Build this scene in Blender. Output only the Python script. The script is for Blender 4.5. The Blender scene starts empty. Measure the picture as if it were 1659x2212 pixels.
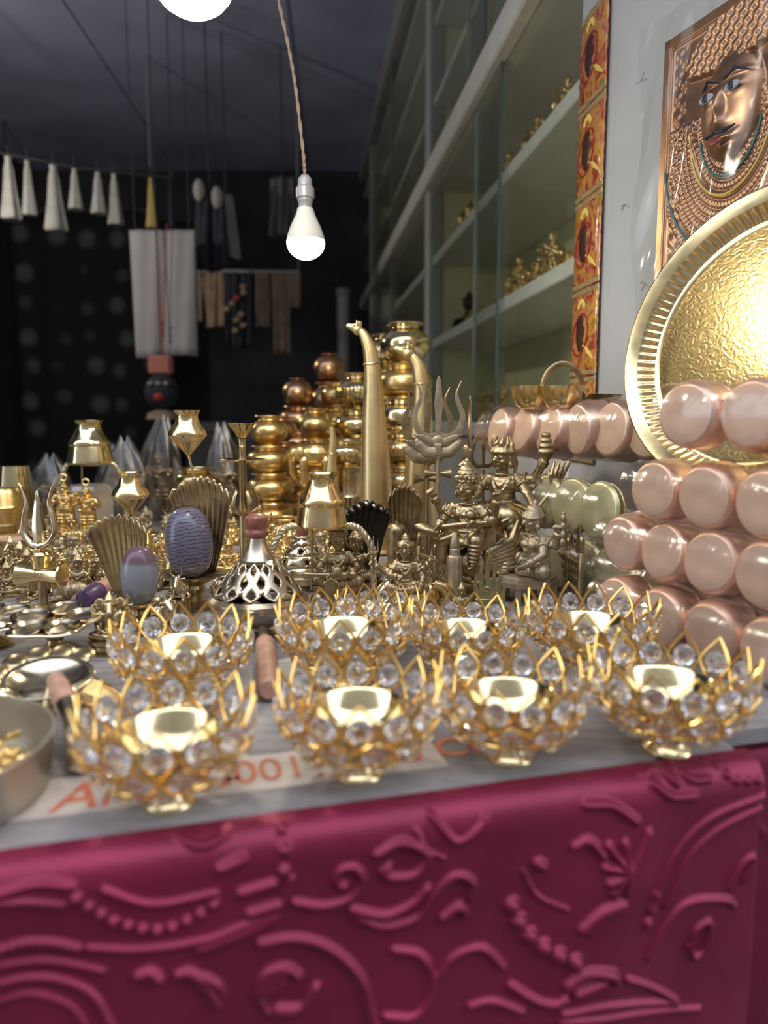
import bpy, bmesh, math, random
import numpy as np
from mathutils import Matrix, Vector, Euler

# ------------------------------------------------------------------ camera, world, lights, exposure
SC = bpy.context.scene
COL = SC.collection
FPX, CX, CY = 1600.0, 829.5, 1106.0
PITCH = math.radians(7.3)
TZ = 0.75                       # height of the table top
CAMZ = TZ + 0.24
cam_d = bpy.data.cameras.new('camera')
cam = bpy.data.objects.new('camera', cam_d)
COL.objects.link(cam)
cam.location = (0, 0, CAMZ)
cam.rotation_euler = (math.pi / 2 - PITCH, 0, 0)
cam_d.sensor_fit = 'HORIZONTAL'
cam_d.sensor_width = 36.0
cam_d.lens = FPX / 1659.0 * 36.0
cam_d.clip_start = 0.02
cam_d.dof.use_dof = True
cam_d.dof.focus_distance = 0.96
cam_d.dof.aperture_fstop = 4.6
SC.camera = cam

SC.view_settings.view_transform = 'Standard'
SC.view_settings.look = 'None'
SC.view_settings.exposure = 0.0
SC.view_settings.gamma = 1.0
SC.view_settings.use_curve_mapping = False

world = bpy.data.worlds.new('overcast_street')
SC.world = world
world.use_nodes = True
wn = world.node_tree.nodes
wl = world.node_tree.links
bg = wn['Background']
bg.inputs['Color'].default_value = (0.80, 0.87, 1.0, 1)
bg.inputs['Strength'].default_value = 3.2

def at(px, py, Y):
    """world point seen at pixel (px, py) at forward distance Y"""
    dx, dz = (px - CX) / FPX, -(py - CY) / FPX
    y = math.cos(PITCH) + dz * math.sin(PITCH)
    z = -math.sin(PITCH) + dz * math.cos(PITCH)
    k = Y / y
    return Vector((dx * k, Y, CAMZ + z * k))

def tab(px, py, z=TZ):
    dx, dz = (px - CX) / FPX, -(py - CY) / FPX
    y = math.cos(PITCH) + dz * math.sin(PITCH)
    zz = -math.sin(PITCH) + dz * math.cos(PITCH)
    k = (z - CAMZ) / zz
    return Vector((dx * k, y * k, z))

def spot(px, Y, z=TZ):
    """point at height z, forward distance Y, in the column of pixel px"""
    dep = Y * math.cos(PITCH) - (z - CAMZ) * math.sin(PITCH)
    return Vector(((px - CX) / FPX * dep, Y, z))

def proj(p):
    x, y, z = p[0], p[1], p[2] - CAMZ
    d = y * math.cos(PITCH) - z * math.sin(PITCH)
    u = y * math.sin(PITCH) + z * math.cos(PITCH)
    return (CX + FPX * x / d, CY - FPX * u / d)

# ------------------------------------------------------------------ helpers
class MB:
    def __init__(s):
        s.v = []; s.f = []; s.M = Matrix()
    def add(s, pts, faces):
        n = len(s.v)
        M = s.M
        s.v += [tuple(M @ Vector(p)) for p in pts]
        s.f += [tuple(i + n for i in f) for f in faces]
    def at(s, M):
        s.M = M; return s
    def lathe(s, prof, seg=32, a0=0.0, wave=None):
        pts = []; faces = []; rows = []
        for r, z in prof:
            if abs(r) < 1e-7:
                rows.append([len(pts)]); pts.append((0, 0, z))
            else:
                row = []
                for k in range(seg):
                    a = a0 + 2 * math.pi * k / seg
                    rr = r if wave is None else r * (1 + wave(a, z))
                    row.append(len(pts)); pts.append((rr * math.cos(a), rr * math.sin(a), z))
                rows.append(row)
        for A, B in zip(rows, rows[1:]):
            if len(A) == 1 and len(B) == 1: continue
            if len(A) == 1:
                faces += [(A[0], B[(k + 1) % seg], B[k]) for k in range(seg)]
            elif len(B) == 1:
                faces += [(A[k], A[(k + 1) % seg], B[0]) for k in range(seg)]
            else:
                faces += [(A[k], A[(k + 1) % seg], B[(k + 1) % seg], B[k]) for k in range(seg)]
        s.add(pts, faces); return s
    def tube(s, pts, rad, seg=8, closed=False, flat=1.0, up=None, caps=True):
        P = [Vector(p) for p in pts]; n = len(P)
        if not hasattr(rad, '__len__'): rad = [rad] * n
        out = []; faces = []
        nrm = None
        for i in range(n):
            if closed: t = P[(i + 1) % n] - P[i - 1]
            else: t = P[min(i + 1, n - 1)] - P[max(i - 1, 0)]
            if t.length < 1e-9: t = Vector((0, 0, 1))
            t.normalize()
            if up is not None: nrm = Vector(up)
            elif nrm is None: nrm = Vector((0, 0, 1)) if abs(t.z) < .9 else Vector((1, 0, 0))
            b = t.cross(nrm)
            if b.length < 1e-6: b = t.orthogonal()
            b.normalize(); nrm = b.cross(t).normalized()
            for k in range(seg):
                a = 2 * math.pi * k / seg
                out.append(P[i] + (b * math.cos(a) + nrm * math.sin(a) * flat) * rad[i])
        m = n if closed else n - 1
        for i in range(m):
            j = (i + 1) % n
            for k in range(seg):
                l = (k + 1) % seg
                faces.append((i * seg + k, i * seg + l, j * seg + l, j * seg + k))
        if not closed and caps:
            faces.append(tuple(range(seg))[::-1]); faces.append(tuple((n - 1) * seg + k for k in range(seg)))
        s.add(out, faces); return s
    def ell(s, c, r, seg=14, rings=9, R=None):
        if not hasattr(r, '__len__'): r = (r, r, r)
        c = Vector(c); pts = []; faces = []
        for i in range(rings + 1):
            ph = math.pi * i / rings
            if i in (0, rings):
                q = Vector((0, 0, math.cos(ph) * r[2])); pts.append(c + (R @ q if R else q)); continue
            for k in range(seg):
                a = 2 * math.pi * k / seg
                q = Vector((math.sin(ph) * math.cos(a) * r[0], math.sin(ph) * math.sin(a) * r[1], math.cos(ph) * r[2]))
                pts.append(c + (R @ q if R else q))
        idx = lambda i, k: 0 if i == 0 else (1 + (rings - 1) * seg if i == rings else 1 + (i - 1) * seg + k % seg)
        for i in range(rings):
            for k in range(seg):
                a, b, cc, d = idx(i, k), idx(i + 1, k), idx(i + 1, k + 1), idx(i, k + 1)
                f = []
                for q in (a, b, cc, d):
                    if q not in f: f.append(q)
                faces.append(tuple(f))
        s.add(pts, faces); return s
    def cap(s, p0, p1, r0, r1, seg=10):
        p0, p1 = Vector(p0), Vector(p1)
        s.tube([p0, p1], [r0, r1], seg); s.ell(p0, r0, seg, 7); s.ell(p1, r1, seg, 7); return s
    def limb(s, pts, rad, seg=10):
        for i in range(len(pts) - 1): s.cap(pts[i], pts[i + 1], rad[i], rad[i + 1], seg)
        return s
    def ring(s, c, n, R, r, seg=24, m=6, sq=(1, 1)):
        n = Vector(n).normalized(); a = n.orthogonal().normalized(); b = n.cross(a)
        if abs(n.z) > .5: a = Vector((1, 0, 0)) - n * n.x; a.normalize(); b = n.cross(a)
        c = Vector(c)
        s.tube([c + a * R * sq[0] * math.cos(2 * math.pi * k / seg) + b * R * sq[1] * math.sin(2 * math.pi * k / seg) for k in range(seg)], r, m, True, up=None)
        return s
    def box(s, lo, hi, bev=0.0):
        x0, y0, z0 = lo; x1, y1, z1 = hi
        if bev <= 0:
            s.add([(x0, y0, z0), (x1, y0, z0), (x1, y1, z0), (x0, y1, z0), (x0, y0, z1), (x1, y0, z1), (x1, y1, z1), (x0, y1, z1)],
                  [(3, 2, 1, 0), (4, 5, 6, 7), (0, 1, 5, 4), (1, 2, 6, 5), (2, 3, 7, 6), (3, 0, 4, 7)])
            return s
        b = min(bev, abs(x1 - x0) * .45, abs(y1 - y0) * .45, abs(z1 - z0) * .45)
        def lp(i, z):
            return [(x0 + i + b, y0 + i, z), (x1 - i - b, y0 + i, z), (x1 - i, y0 + i + b, z), (x1 - i, y1 - i - b, z), (x1 - i - b, y1 - i, z), (x0 + i + b, y1 - i, z), (x0 + i, y1 - i - b, z), (x0 + i, y0 + i + b, z)]
        pts = lp(b, z0) + lp(0, z0 + b) + lp(0, z1 - b) + lp(b, z1)
        fs = [tuple(range(8))[::-1], tuple(range(24, 32))]
        for r in range(3):
            for k in range(8):
                l = (k + 1) % 8; fs.append((r * 8 + k, r * 8 + l, r * 8 + 8 + l, r * 8 + 8 + k))
        s.add(pts, fs); return s
    def prism(s, poly, y0, y1):
        """extrude an XZ outline from y0 to y1"""
        n = len(poly)
        pts = [(x, y0, z) for x, z in poly] + [(x, y1, z) for x, z in poly]
        fs = [tuple(range(n)), tuple(range(2 * n - 1, n - 1, -1))] + [(k, k + n, (k + 1) % n + n, (k + 1) % n) for k in range(n)]
        s.add(pts, fs); return s
    def grid(s, fn, nu, nv, closed_u=False):
        pts = [fn(i / (nu if closed_u else nu - 1), j / (nv - 1)) for j in range(nv) for i in range(nu)]
        fs = []
        for j in range(nv - 1):
            for i in range(nu if closed_u else nu - 1):
                k = (i + 1) % nu
                fs.append((j * nu + i, j * nu + k, (j + 1) * nu + k, (j + 1) * nu + i))
        s.add(pts, fs); return s
    def mesh(s, name, smooth=True, ang=40, weld=False):
        me = bpy.data.meshes.new(name)
        me.from_pydata(s.v, [], s.f); me.update()
        if weld:
            bm = bmesh.new(); bm.from_mesh(me); bmesh.ops.remove_doubles(bm, verts=bm.verts, dist=2e-5); bmesh.ops.recalc_face_normals(bm, faces=bm.faces); bm.to_mesh(me); bm.free()
        if smooth:
            me.shade_smooth()
            if ang: me.set_sharp_from_angle(angle=math.radians(ang))
        return me
    def build(s, name, mat, parent=None, smooth=True, ang=40, loc=None, weld=False):
        return obj(name, s.mesh(name, smooth, ang, weld), mat, parent, loc)

def obj(name, me, mat, parent=None, loc=None, rot=None):
    o = bpy.data.objects.new(name, me)
    COL.objects.link(o)
    if mat is not None and len(me.materials) == 0: me.materials.append(mat)
    if parent is not None: o.parent = parent
    if loc is not None: o.location = loc
    if rot is not None: o.rotation_euler = rot
    return o

def solidify(o, t, offset=-1):
    m = o.modifiers.new('thick', 'SOLIDIFY'); m.thickness = t; m.offset = offset
    return bake(o)
def bake(o):
    bpy.context.view_layer.update()
    dg = bpy.context.evaluated_depsgraph_get()
    me = bpy.data.meshes.new_from_object(o.evaluated_get(dg))
    me.name = o.name
    o.modifiers.clear(); o.data = me
    return o
def fuse(mb, name, voxel, smooth=2):
    """one continuous cast surface from overlapping shapes"""
    o = obj(name, mb.mesh(name, False), None)
    m = o.modifiers.new('r', 'REMESH'); m.mode = 'VOXEL'; m.voxel_size = voxel
    if smooth:
        q = o.modifiers.new('s', 'SMOOTH'); q.factor = .5; q.iterations = smooth
    bake(o); me = o.data
    bpy.data.objects.remove(o)
    me.shade_smooth()
    return me

def tag(o, label=None, cat=None, group=None, kind=None):
    if label: o['label'] = label
    if cat: o['category'] = cat
    if group: o['group'] = group
    if kind: o['kind'] = kind
    return o
def thing(name, label, cat, loc=(0, 0, 0), rz=0.0, group=None):
    o = bpy.data.objects.new(name, None); COL.objects.link(o)
    o.empty_display_size = .02
    o.location = loc; o.rotation_euler = (0, 0, rz)
    return tag(o, label, cat, group)
def dup(root, loc, rz=0.0, label=None, group=None, scale=None, rot=None):
    def cp(o, par):
        c = o.copy(); COL.objects.link(c)
        if par is not None: c.parent = par
        for ch in o.children: cp(ch, c)
        return c
    r = cp(root, None)
    r.location = loc; r.rotation_euler = rot or (0, 0, rz)
    if scale: r.scale = (scale,) * 3
    if label: r['label'] = label
    if group: r['group'] = group
    return r

def spl(P, n=8, closed=False):
    P = [Vector(p if len(p) == 3 else (p[0], p[1], 0)) for p in P]
    out = []; m = len(P)
    for i in range(m if closed else m - 1):
        p0 = P[i - 1] if (closed or i > 0) else P[0] * 2 - P[1]
        p1 = P[i]; p2 = P[(i + 1) % m]
        p3 = P[(i + 2) % m] if (closed or i + 2 < m) else P[-1] * 2 - P[-2]
        for k in range(n):
            t = k / n
            out.append(.5 * ((2 * p1) + (p2 - p0) * t + (2 * p0 - 5 * p1 + 4 * p2 - p3) * t * t + (3 * p1 - p0 - 3 * p2 + p3) * t ** 3))
    if not closed: out.append(P[-1])
    return out
def spl2(P, n=6):
    return [(q.x, q.y) for q in spl(P, n)]
def lerp(a, b, t): return a + (b - a) * t
def RZ(a): return Matrix.Rotation(a, 4, 'Z')
def RX(a): return Matrix.Rotation(a, 4, 'X')
def RY(a): return Matrix.Rotation(a, 4, 'Y')
def TR(x, y=0, z=0): return Matrix.Translation(Vector((x, y, z)) if not isinstance(x, Vector) else x)
def SCL(k): return Matrix.Scale(k, 4)

# ------------------------------------------------------------------ materials
def mat(name, col, rough=.5, metal=0.0, var=0.0, scale=60.0, col2=None, bump=0.0, bscale=None, rvar=0.0, trans=0.0, ior=1.45, emit=None, estr=0.0, coat=0.0, sheen=0.0, alpha=1.0, detail=4.0):
    m = bpy.data.materials.new(name); m.use_nodes = True
    nt = m.node_tree; N = nt.nodes; L = nt.links
    b = N['Principled BSDF']
    b.inputs['Base Color'].default_value = (*col, 1); b.inputs['Roughness'].default_value = rough
    b.inputs['Metallic'].default_value = metal; b.inputs['IOR'].default_value = ior
    b.inputs['Transmission Weight'].default_value = trans; b.inputs['Coat Weight'].default_value = coat
    b.inputs['Sheen Weight'].default_value = sheen; b.inputs['Alpha'].default_value = alpha
    if emit: b.inputs['Emission Color'].default_value = (*emit, 1); b.inputs['Emission Strength'].default_value = estr
    if var or rvar or bump or col2:
        tc = N.new('ShaderNodeTexCoord'); nz = N.new('ShaderNodeTexNoise')
        nz.inputs['Scale'].default_value = scale; nz.inputs['Detail'].default_value = detail
        L.new(tc.outputs['Object'], nz.inputs['Vector'])
        if var or col2:
            r = N.new('ShaderNodeValToRGB')
            c2 = col2 or tuple(max(0, c * (1 - var)) for c in col)
            c1 = col if col2 else tuple(min(1, c * (1 + var)) for c in col)
            r.color_ramp.elements[0].color = (*c2, 1); r.color_ramp.elements[1].color = (*c1, 1)
            r.color_ramp.elements[0].position = .35; r.color_ramp.elements[1].position = .65
            L.new(nz.outputs['Fac'], r.inputs['Fac']); L.new(r.outputs['Color'], b.inputs['Base Color'])
        if rvar:
            mr = N.new('ShaderNodeMapRange'); mr.inputs['From Min'].default_value = .3; mr.inputs['From Max'].default_value = .7
            mr.inputs['To Min'].default_value = max(.02, rough - rvar); mr.inputs['To Max'].default_value = rough + rvar
            L.new(nz.outputs['Fac'], mr.inputs['Value']); L.new(mr.outputs['Result'], b.inputs['Roughness'])
        if bump:
            n2 = N.new('ShaderNodeTexNoise'); n2.inputs['Scale'].default_value = bscale or scale; n2.inputs['Detail'].default_value = 3
            L.new(tc.outputs['Object'], n2.inputs['Vector'])
            bp = N.new('ShaderNodeBump'); bp.inputs['Strength'].default_value = bump; bp.inputs['Distance'].default_value = .002
            L.new(n2.outputs['Fac'], bp.inputs['Height']); L.new(bp.outputs['Normal'], b.inputs['Normal'])
    return m

M = {}
M['brass'] = mat('polished_brass', (.84, .64, .32), .18, 1, .10, 50, rvar=.06, bump=.03, bscale=60)
M['brass_bright'] = mat('bright_brass', (.88, .74, .43), .13, 1, .08, 40, rvar=.06)
M['brass_dull'] = mat('aged_brass', (.50, .39, .23), .42, 1, 0, 90, col2=(.34, .26, .155), rvar=.08)
M['brass_mid'] = mat('worn_brass', (.60, .47, .26), .30, 1, 0, 60, col2=(.44, .34, .20), rvar=.08)
M['brass_dust'] = mat('dusty_brass', (.50, .41, .28), .50, .8, 0, 80, col2=(.38, .31, .20), rvar=.1)
M['brass_gold'] = mat('golden_brass', (.80, .58, .25), .30, 1, .07, 40, rvar=.08)
M['gold_wire'] = mat('gold_plated_wire', (.95, .58, .17), .22, 1, .08, 80)
M['silver_brass'] = mat('pale_brass', (.78, .68, .50), .22, 1, 0, 45, col2=(.60, .49, .32), rvar=.1)
M['brass_grey'] = mat('greyed_brass', (.60, .53, .42), .28, 1, 0, 50, col2=(.46, .38, .27), rvar=.08)
M['horn'] = mat('dusty_gold_brass', (.80, .62, .32), .36, 1, .06, 25, rvar=.05)
M['pale_rope'] = mat('pale_braided_brass', (.72, .62, .42), .38, .9, .1, 80)
M['black_brass'] = mat('blackened_brass', (.05, .045, .04), .35, .7, .2, 80)
M['copper'] = mat('brushed_copper', (.74, .50, .39), .42, .85, .06, 50, rvar=.08)
M['copper_dull'] = mat('matt_copper', (.86, .56, .41), .42, .8, .08, 60, rvar=.08)
M['copper_dark'] = mat('old_copper', (.62, .36, .20), .28, 1, .15, 40, rvar=.08)
M['brass_plate'] = mat('matt_yellow_brass', (.56, .53, .30), .42, .8, .10, 40, rvar=.08)
M['steel'] = mat('steel', (.62, .60, .56), .25, 1, .1, 60)
M['crystal'] = mat('cut_crystal', (.98, .98, 1.0), .07, 0, trans=1.0, ior=1.52)
M['wood_red'] = mat('red_brown_wood', (.30, .10, .07), .38, 0, .25, 70, coat=.3)
M['wood_pink'] = mat('pinkish_wood', (.50, .27, .19), .5, 0, .15, 80)
M['wood_purple'] = mat('purple_lacquered_wood', (.10, .05, .12), .35, 0, .2, 60)
M['white_paint'] = mat('white_painted_board', (.72, .70, .63), .5, 0, .05, 12)
M['plaster'] = mat('grey_white_plaster', (.40, .41, .415), .7, 0, .05, 8, bump=.25, bscale=30)
M['dark_wall'] = mat('dark_backdrop', (.055, .055, .065), .8, 0, .2, 3)
M['ceiling'] = mat('navy_ceiling_sheet', (.46, .50, .74), .55, 0, .15, 2)
M['cab_back'] = mat('olive_cabinet_lining', (.74, .71, .47), .6, 0, .06, 5)
M['grey_post'] = mat('grey_painted_post', (.42, .42, .42), .45, 0, .06, 6)
M['street'] = mat('grey_street', (.12, .115, .11), .9, 0, .2, 6)
M['floor'] = mat('dark_floor', (.10, .09, .08), .8, 0, .2, 6)
# ------------------------------------------------------------------ the room
def struct(name, mb, m, parent=None, smooth=False):
    o = mb.build(name, m, parent, smooth)
    if parent is None: o['kind'] = 'structure'
    return o
WA = Vector((-.1084, .9941, 0)); WN = Vector((.9941, .1084, 0)); W0 = Vector((.497, 0, 0))
def WP(u, n, z): return W0 + WA * u + WN * n + Vector((0, 0, CAMZ + z))
def wbox(mb, u0, u1, n0, n1, z0, z1, bev=0):
    Mx = Matrix(((WN.x, WA.x, 0, W0.x), (WN.y, WA.y, 0, W0.y), (0, 0, 1, CAMZ), (0, 0, 0, 1)))
    mb.M = Mx; mb.box((n0, u0, z0), (n1, u1, z1), bev); mb.M = Matrix(); return mb
ROOM_Y1 = 6.2
CEIL = 1.95
struct('floor', MB().box((-6, -6, -.06), (6, 7, 0)), M['street'])
# unseen row of houses, added behind the camera to block low sky light
struct('wall_street_blocker', MB().box((-9, -4.0, 0), (9, -3.6, 5.2)), mat('street_blocker_render', (.16, .15, .14), .9, 0, .15, 2))
struct('ceiling', MB().box((-3.2, .35, CAMZ + CEIL), (1.8, ROOM_Y1, CAMZ + CEIL + .05)), M['ceiling'])
struct('wall_back', MB().box((-3.2, ROOM_Y1, 0), (1.2, ROOM_Y1 + .08, CAMZ + CEIL)), M['dark_wall'])
struct('wall_left', MB().box((-2.9, .5, 0), (-2.82, ROOM_Y1, CAMZ + CEIL)), M['dark_wall'])
# plaster pier on the right: left return lies in the cabinet plane, then turns to the wall that runs towards us
pier = MB()
c0 = WP(1.262, 0, 0); c1 = WP(1.395, 0, 0); c2 = WP(1.395, .6, 0)
d2 = Vector((.339, -.941, 0)); e0 = Vector((c0.x, c0.y, 0)); e1 = e0 + d2 * .80
rr = .02
poly = [Vector((c1.x, c1.y, 0)), e0 + WA * rr, e0 + (WA + d2) * rr * .35, e0 + d2 * rr, e1, e1 + Vector((.5, .1, 0)), Vector((c2.x, c2.y, 0))]
z0, z1 = 0, CAMZ + CEIL
n = len(poly)
pier.add([(p.x, p.y, z0) for p in poly] + [(p.x, p.y, z1) for p in poly],
         [(k, (k + 1) % n, (k + 1) % n + n, k + n) for k in range(n)] + [tuple(range(n))[::-1], tuple(range(n, 2 * n))])
struct('wall_right', pier, M['plaster'])
# a narrow vertical trim where the plaster steps (right of the film strip)
tr = e0 + d2 * .20
st = MB(); st.M = TR(tr) @ RZ(math.atan2(d2.y, d2.x)); st.box((0, -.012, 0), (.60, .0, CAMZ + CEIL))
struct('trim_1', st, M['plaster'])
# small cracks in the plaster
for kx, kz in ((.075, .50), (.105, .20), (.05, .33)):
    mb = MB(); rnd = random.Random(int(kz * 100))
    for a in range(4):
        p = e0 + d2 * kx; ang = rnd.uniform(0, 6.28); pts = []
        for k in range(4):
            s_ = .004 * k
            pts.append(p + d2 * (math.cos(ang) * s_ + rnd.uniform(-.001, .001)) + Vector((-.0006, -.0002, CAMZ + kz + math.sin(ang) * s_)))
        mb.tube(pts, .0004, 4)
    mb.build('crack', mat('crack_grey', (.3, .3, .3), .9), bpy.data.objects['wall_right'])

# ceiling ribs and sheet seams
rib = MB()
for x0, x1 in ((-1.72, -1.66), (-.62, -.607)):
    rib.M = Matrix(); 
    a = Vector((x0, 0, 0))
    rib.M = TR(x0 + .35, .4, CAMZ + CEIL - .012) @ RZ(.06); rib.box((0, 0, 0), (x1 - x0, 5.7, .012), .002)
o = struct('trim_2', rib, M['ceiling'])

# glazed display cabinet along the right wall
cab = thing('display_cabinet', 'white framed glass display cabinet with shelves along the right wall', 'cabinet', (0, 0, 0))
UE = 6.15
U_P = [2.99, 5.38]
mb = MB(); wbox(mb, U_P[0] - .035, U_P[0] + .035, -.012, .05, -CAMZ, CEIL, .006); mb.build('post', M['grey_post'], cab)
mb = MB(); wbox(mb, U_P[1] - .045, U_P[1] + .045, -.012, .05, -CAMZ, CEIL, .006); mb.build('post', M['grey_post'], cab)
mb = MB(); wbox(mb, 1.40, UE, .30, .32, -CAMZ, CEIL); mb.build('back_panel', M['cab_back'], cab, False)
mb = MB(); wbox(mb, 1.40, UE, .0, .30, -CAMZ, -.055, .004); mb.build('base_cupboard', M['white_paint'], cab, False)
mb = MB(); wbox(mb, 1.40, UE, -.02, .30, -.055, -.015, .004); mb.build('ledge', M['white_paint'], cab, False)
for z in (.287, .598):
    mb = MB(); wbox(mb, 1.40, UE, .012, .30, z - .022, z + .012, .003); mb.build('shelf', M['white_paint'], cab, False)
for z in (1.17, 1.45, 1.73):
    mb = MB(); wbox(mb, 1.40, UE, .012, .30, z - .015, z + .01, .003); mb.build('shelf', M['white_paint'], cab, False)
mb = MB(); wbox(mb, 1.395, UE, -.03, .30, .850, .925, .006); mb.build('beam', M['white_paint'], cab, False)
mb = MB(); wbox(mb, 1.395, UE, -.03, .30, CEIL - .12, CEIL, .006); mb.build('top_beam', M['grey_post'], cab, False)
for u in (2.97, 5.36):
    mb = MB(); wbox(mb, u, u + .02, .01, .30, -.015, CEIL - .12); mb.build('side_panel', M['cab_back'], cab, False)

def thin_glass(name, tint=(.92, .97, .94), base=.04, power=1.0, rough=.02, bump=0, bscale=40):
    m = bpy.data.materials.new(name); m.use_nodes = True
    nt = m.node_tree; N = nt.nodes; L = nt.links
    N.remove(N['Principled BSDF'])
    t = N.new('ShaderNodeBsdfTransparent'); t.inputs['Color'].default_value = (*tint, 1)
    g = N.new('ShaderNodeBsdfGlossy'); g.inputs['Roughness'].default_value = rough
    lw = N.new('ShaderNodeLayerWeight'); lw.inputs['Blend'].default_value = .5
    pw = N.new('ShaderNodeMath'); pw.operation = 'POWER'; pw.inputs[1].default_value = 2.5
    L.new(lw.outputs['Facing'], pw.inputs[0])
    mr = N.new('ShaderNodeMath'); mr.operation = 'MULTIPLY_ADD'; mr.inputs[1].default_value = power; mr.inputs[2].default_value = base
    mx = N.new('ShaderNodeMixShader')
    L.new(pw.outputs[0], mr.inputs[0]); L.new(mr.outputs[0], mx.inputs['Fac'])
    L.new(t.outputs[0], mx.inputs[1]); L.new(g.outputs[0], mx.inputs[2]); L.new(mx.outputs[0], N['Material Output'].inputs['Surface'])
    if bump:
        tc = N.new('ShaderNodeTexCoord'); nz = N.new('ShaderNodeTexNoise'); nz.inputs['Scale'].default_value = bscale; nz.inputs['Detail'].default_value = 2; nz.inputs['Distortion'].default_value = 1.0
        bp = N.new('ShaderNodeBump'); bp.inputs['Strength'].default_value = bump; bp.inputs['Distance'].default_value = .004
        L.new(tc.outputs['Object'], nz.inputs['Vector']); L.new(nz.outputs['Fac'], bp.inputs['Height']); L.new(bp.outputs['Normal'], g.inputs['Normal']); L.new(bp.outputs['Normal'], lw.inputs['Normal'])
    return m
M['pane'] = thin_glass('cabinet_glass', (.965, .985, .97), .0, .35)
M['film'] = thin_glass('clear_plastic_film', (.97, .96, .96), .08, .4, .22, .5, 26)
M['bag'] = thin_glass('clear_plastic_bag', (.76, .70, .62), .16, .4, .40, .8, 14)
M['glass_edge'] = mat('green_glass_edge', (.10, .14, .13), .2)
M['glass_edge_light'] = mat('pale_glass_edge', (.42, .50, .52), .2)
# two sliding panes per bay, one behind the other, each with its edge strip
def pane(u0, u1, n, z0, z1, edge, side):
    mb = MB(); wbox(mb, u0, u1, n, n + .004, z0, z1); p = mb.build('glass_pane', M['pane'], cab, False)
    e = MB(); u = u0 if side < 0 else u1
    wbox(e, u - .004, u + .004, n - .0015, n + .0055, z0, z1); e.build('pane_edge', edge, p, False)
pane(1.40, 2.22, .004, -.015, .85, M['glass_edge_light'], 1)
pane(1.92, 2.96, -.006, -.015, .85, M['glass_edge'], -1)
pane(1.40, 2.35, .004, .93, CEIL - .12, M['glass_edge_light'], 1)
pane(2.1, 2.96, -.006, .93, CEIL - .12, M['glass_edge'], -1)
pane(3.03, 4.3, .004, -.015, .85, M['glass_edge_light'], 1)
pane(4.1, 5.34, -.006, -.015, .85, M['glass_edge'], -1)
pane(3.03, 4.3, .004, .93, CEIL - .12, M['glass_edge_light'], 1)
pane(4.1, 5.34, -.006, .93, CEIL - .12, M['glass_edge'], -1)

# grey stand pipe in front of the back wall
p0 = at(742, 700, 5.9)
mb = MB(); mb.M = TR(p0.x, p0.y, 0); mb.lathe([(0, 0), (.05, 0), (.05, CAMZ + .93), (.06, CAMZ + .94), (.06, CAMZ + .98), (0, CAMZ + .98)], 16)
tag(mb.build('stand_pipe', M['grey_post']), 'grey vertical pipe in front of the dark back wall', 'pipe')

# ------------------------------------------------------------------ tables
EE = Vector((.9659, .2588, 0)); GG = Vector((-.2588, .9659, 0)); E0 = Vector((.262, .512, 0))
def FR(s, t, z): return E0 + EE * (s - .386) + GG * t + Vector((0, 0, z))
TM = Matrix(((EE.x, GG.x, 0, E0.x - EE.x * .386), (EE.y, GG.y, 0, E0.y - EE.y * .386), (0, 0, 1, 0), (0, 0, 0, 1)))
def to_st(p):
    q = Vector((p.x, p.y, 0)) - E0
    return q.dot(EE) + .386, q.dot(GG)

def table_mat():
    m = mat('weathered_grey_sheet', (.40, .37, .34), .42)
    nt = m.node_tree; N = nt.nodes; L = nt.links; b = N['Principled BSDF']
    tc = N.new('ShaderNodeTexCoord'); mp = N.new('ShaderNodeMapping'); mp.inputs['Rotation'].default_value = (0, 0, -.262); mp.inputs['Scale'].default_value = (4, 30, 4)
    L.new(tc.outputs['Object'], mp.inputs['Vector'])
    n1 = N.new('ShaderNodeTexNoise'); n1.inputs['Scale'].default_value = 3; n1.inputs['Detail'].default_value = 6; L.new(mp.outputs[0], n1.inputs['Vector'])
    n2 = N.new('ShaderNodeTexNoise'); n2.inputs['Scale'].default_value = 14; n2.inputs['Detail'].default_value = 3; L.new(tc.outputs['Object'], n2.inputs['Vector'])
    r = N.new('ShaderNodeValToRGB')
    r.color_ramp.elements[0].position = .3; r.color_ramp.elements[0].color = (.15, .12, .10, 1)
    r.color_ramp.elements[1].position = .72; r.color_ramp.elements[1].color = (.37, .34, .32, 1)
    e = r.color_ramp.elements.new(.5); e.color = (.26, .235, .225, 1)
    mx = N.new('ShaderNodeMix'); mx.data_type = 'FLOAT'; mx.inputs[0].default_value = .45
    L.new(n1.outputs['Fac'], mx.inputs[2]); L.new(n2.outputs['Fac'], mx.inputs[3]); L.new(mx.outputs[0], r.inputs['Fac']); L.new(r.outputs['Color'], b.inputs['Base Color'])
    return m
M['tabletop'] = table_mat()
M['table_wood'] = mat('rough_table_wood', (.16, .11, .07), .7, 0, .3, 20)
tb = thing('stall_table', 'long stall table covered with a worn grey printed sheet', 'table', (0, 0, 0))
mb = MB(); mb.M = TM; mb.box((-.95, .004, TZ - .022), (.386, 1.85, TZ), .004); mb.build('table_top', M['tabletop'], tb)
for s_, t_ in ((-.88, .08), (.33, .08), (-.88, 1.75), (.33, 1.75)):
    mb = MB(); mb.M = TM; mb.box((s_ - .025, t_ - .025, 0), (s_ + .025, t_ + .025, TZ - .022), .004); mb.build('leg', M['table_wood'], tb)
sb = thing('side_table', 'second grey board table carrying the copper packets on the right', 'table', (0, 0, 0))
mb = MB(); mb.M = TM; mb.box((.394, .035, TZ - .018), (.655, 1.12, TZ), .003); mb.build('table_top', M['tabletop'], sb)
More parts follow.
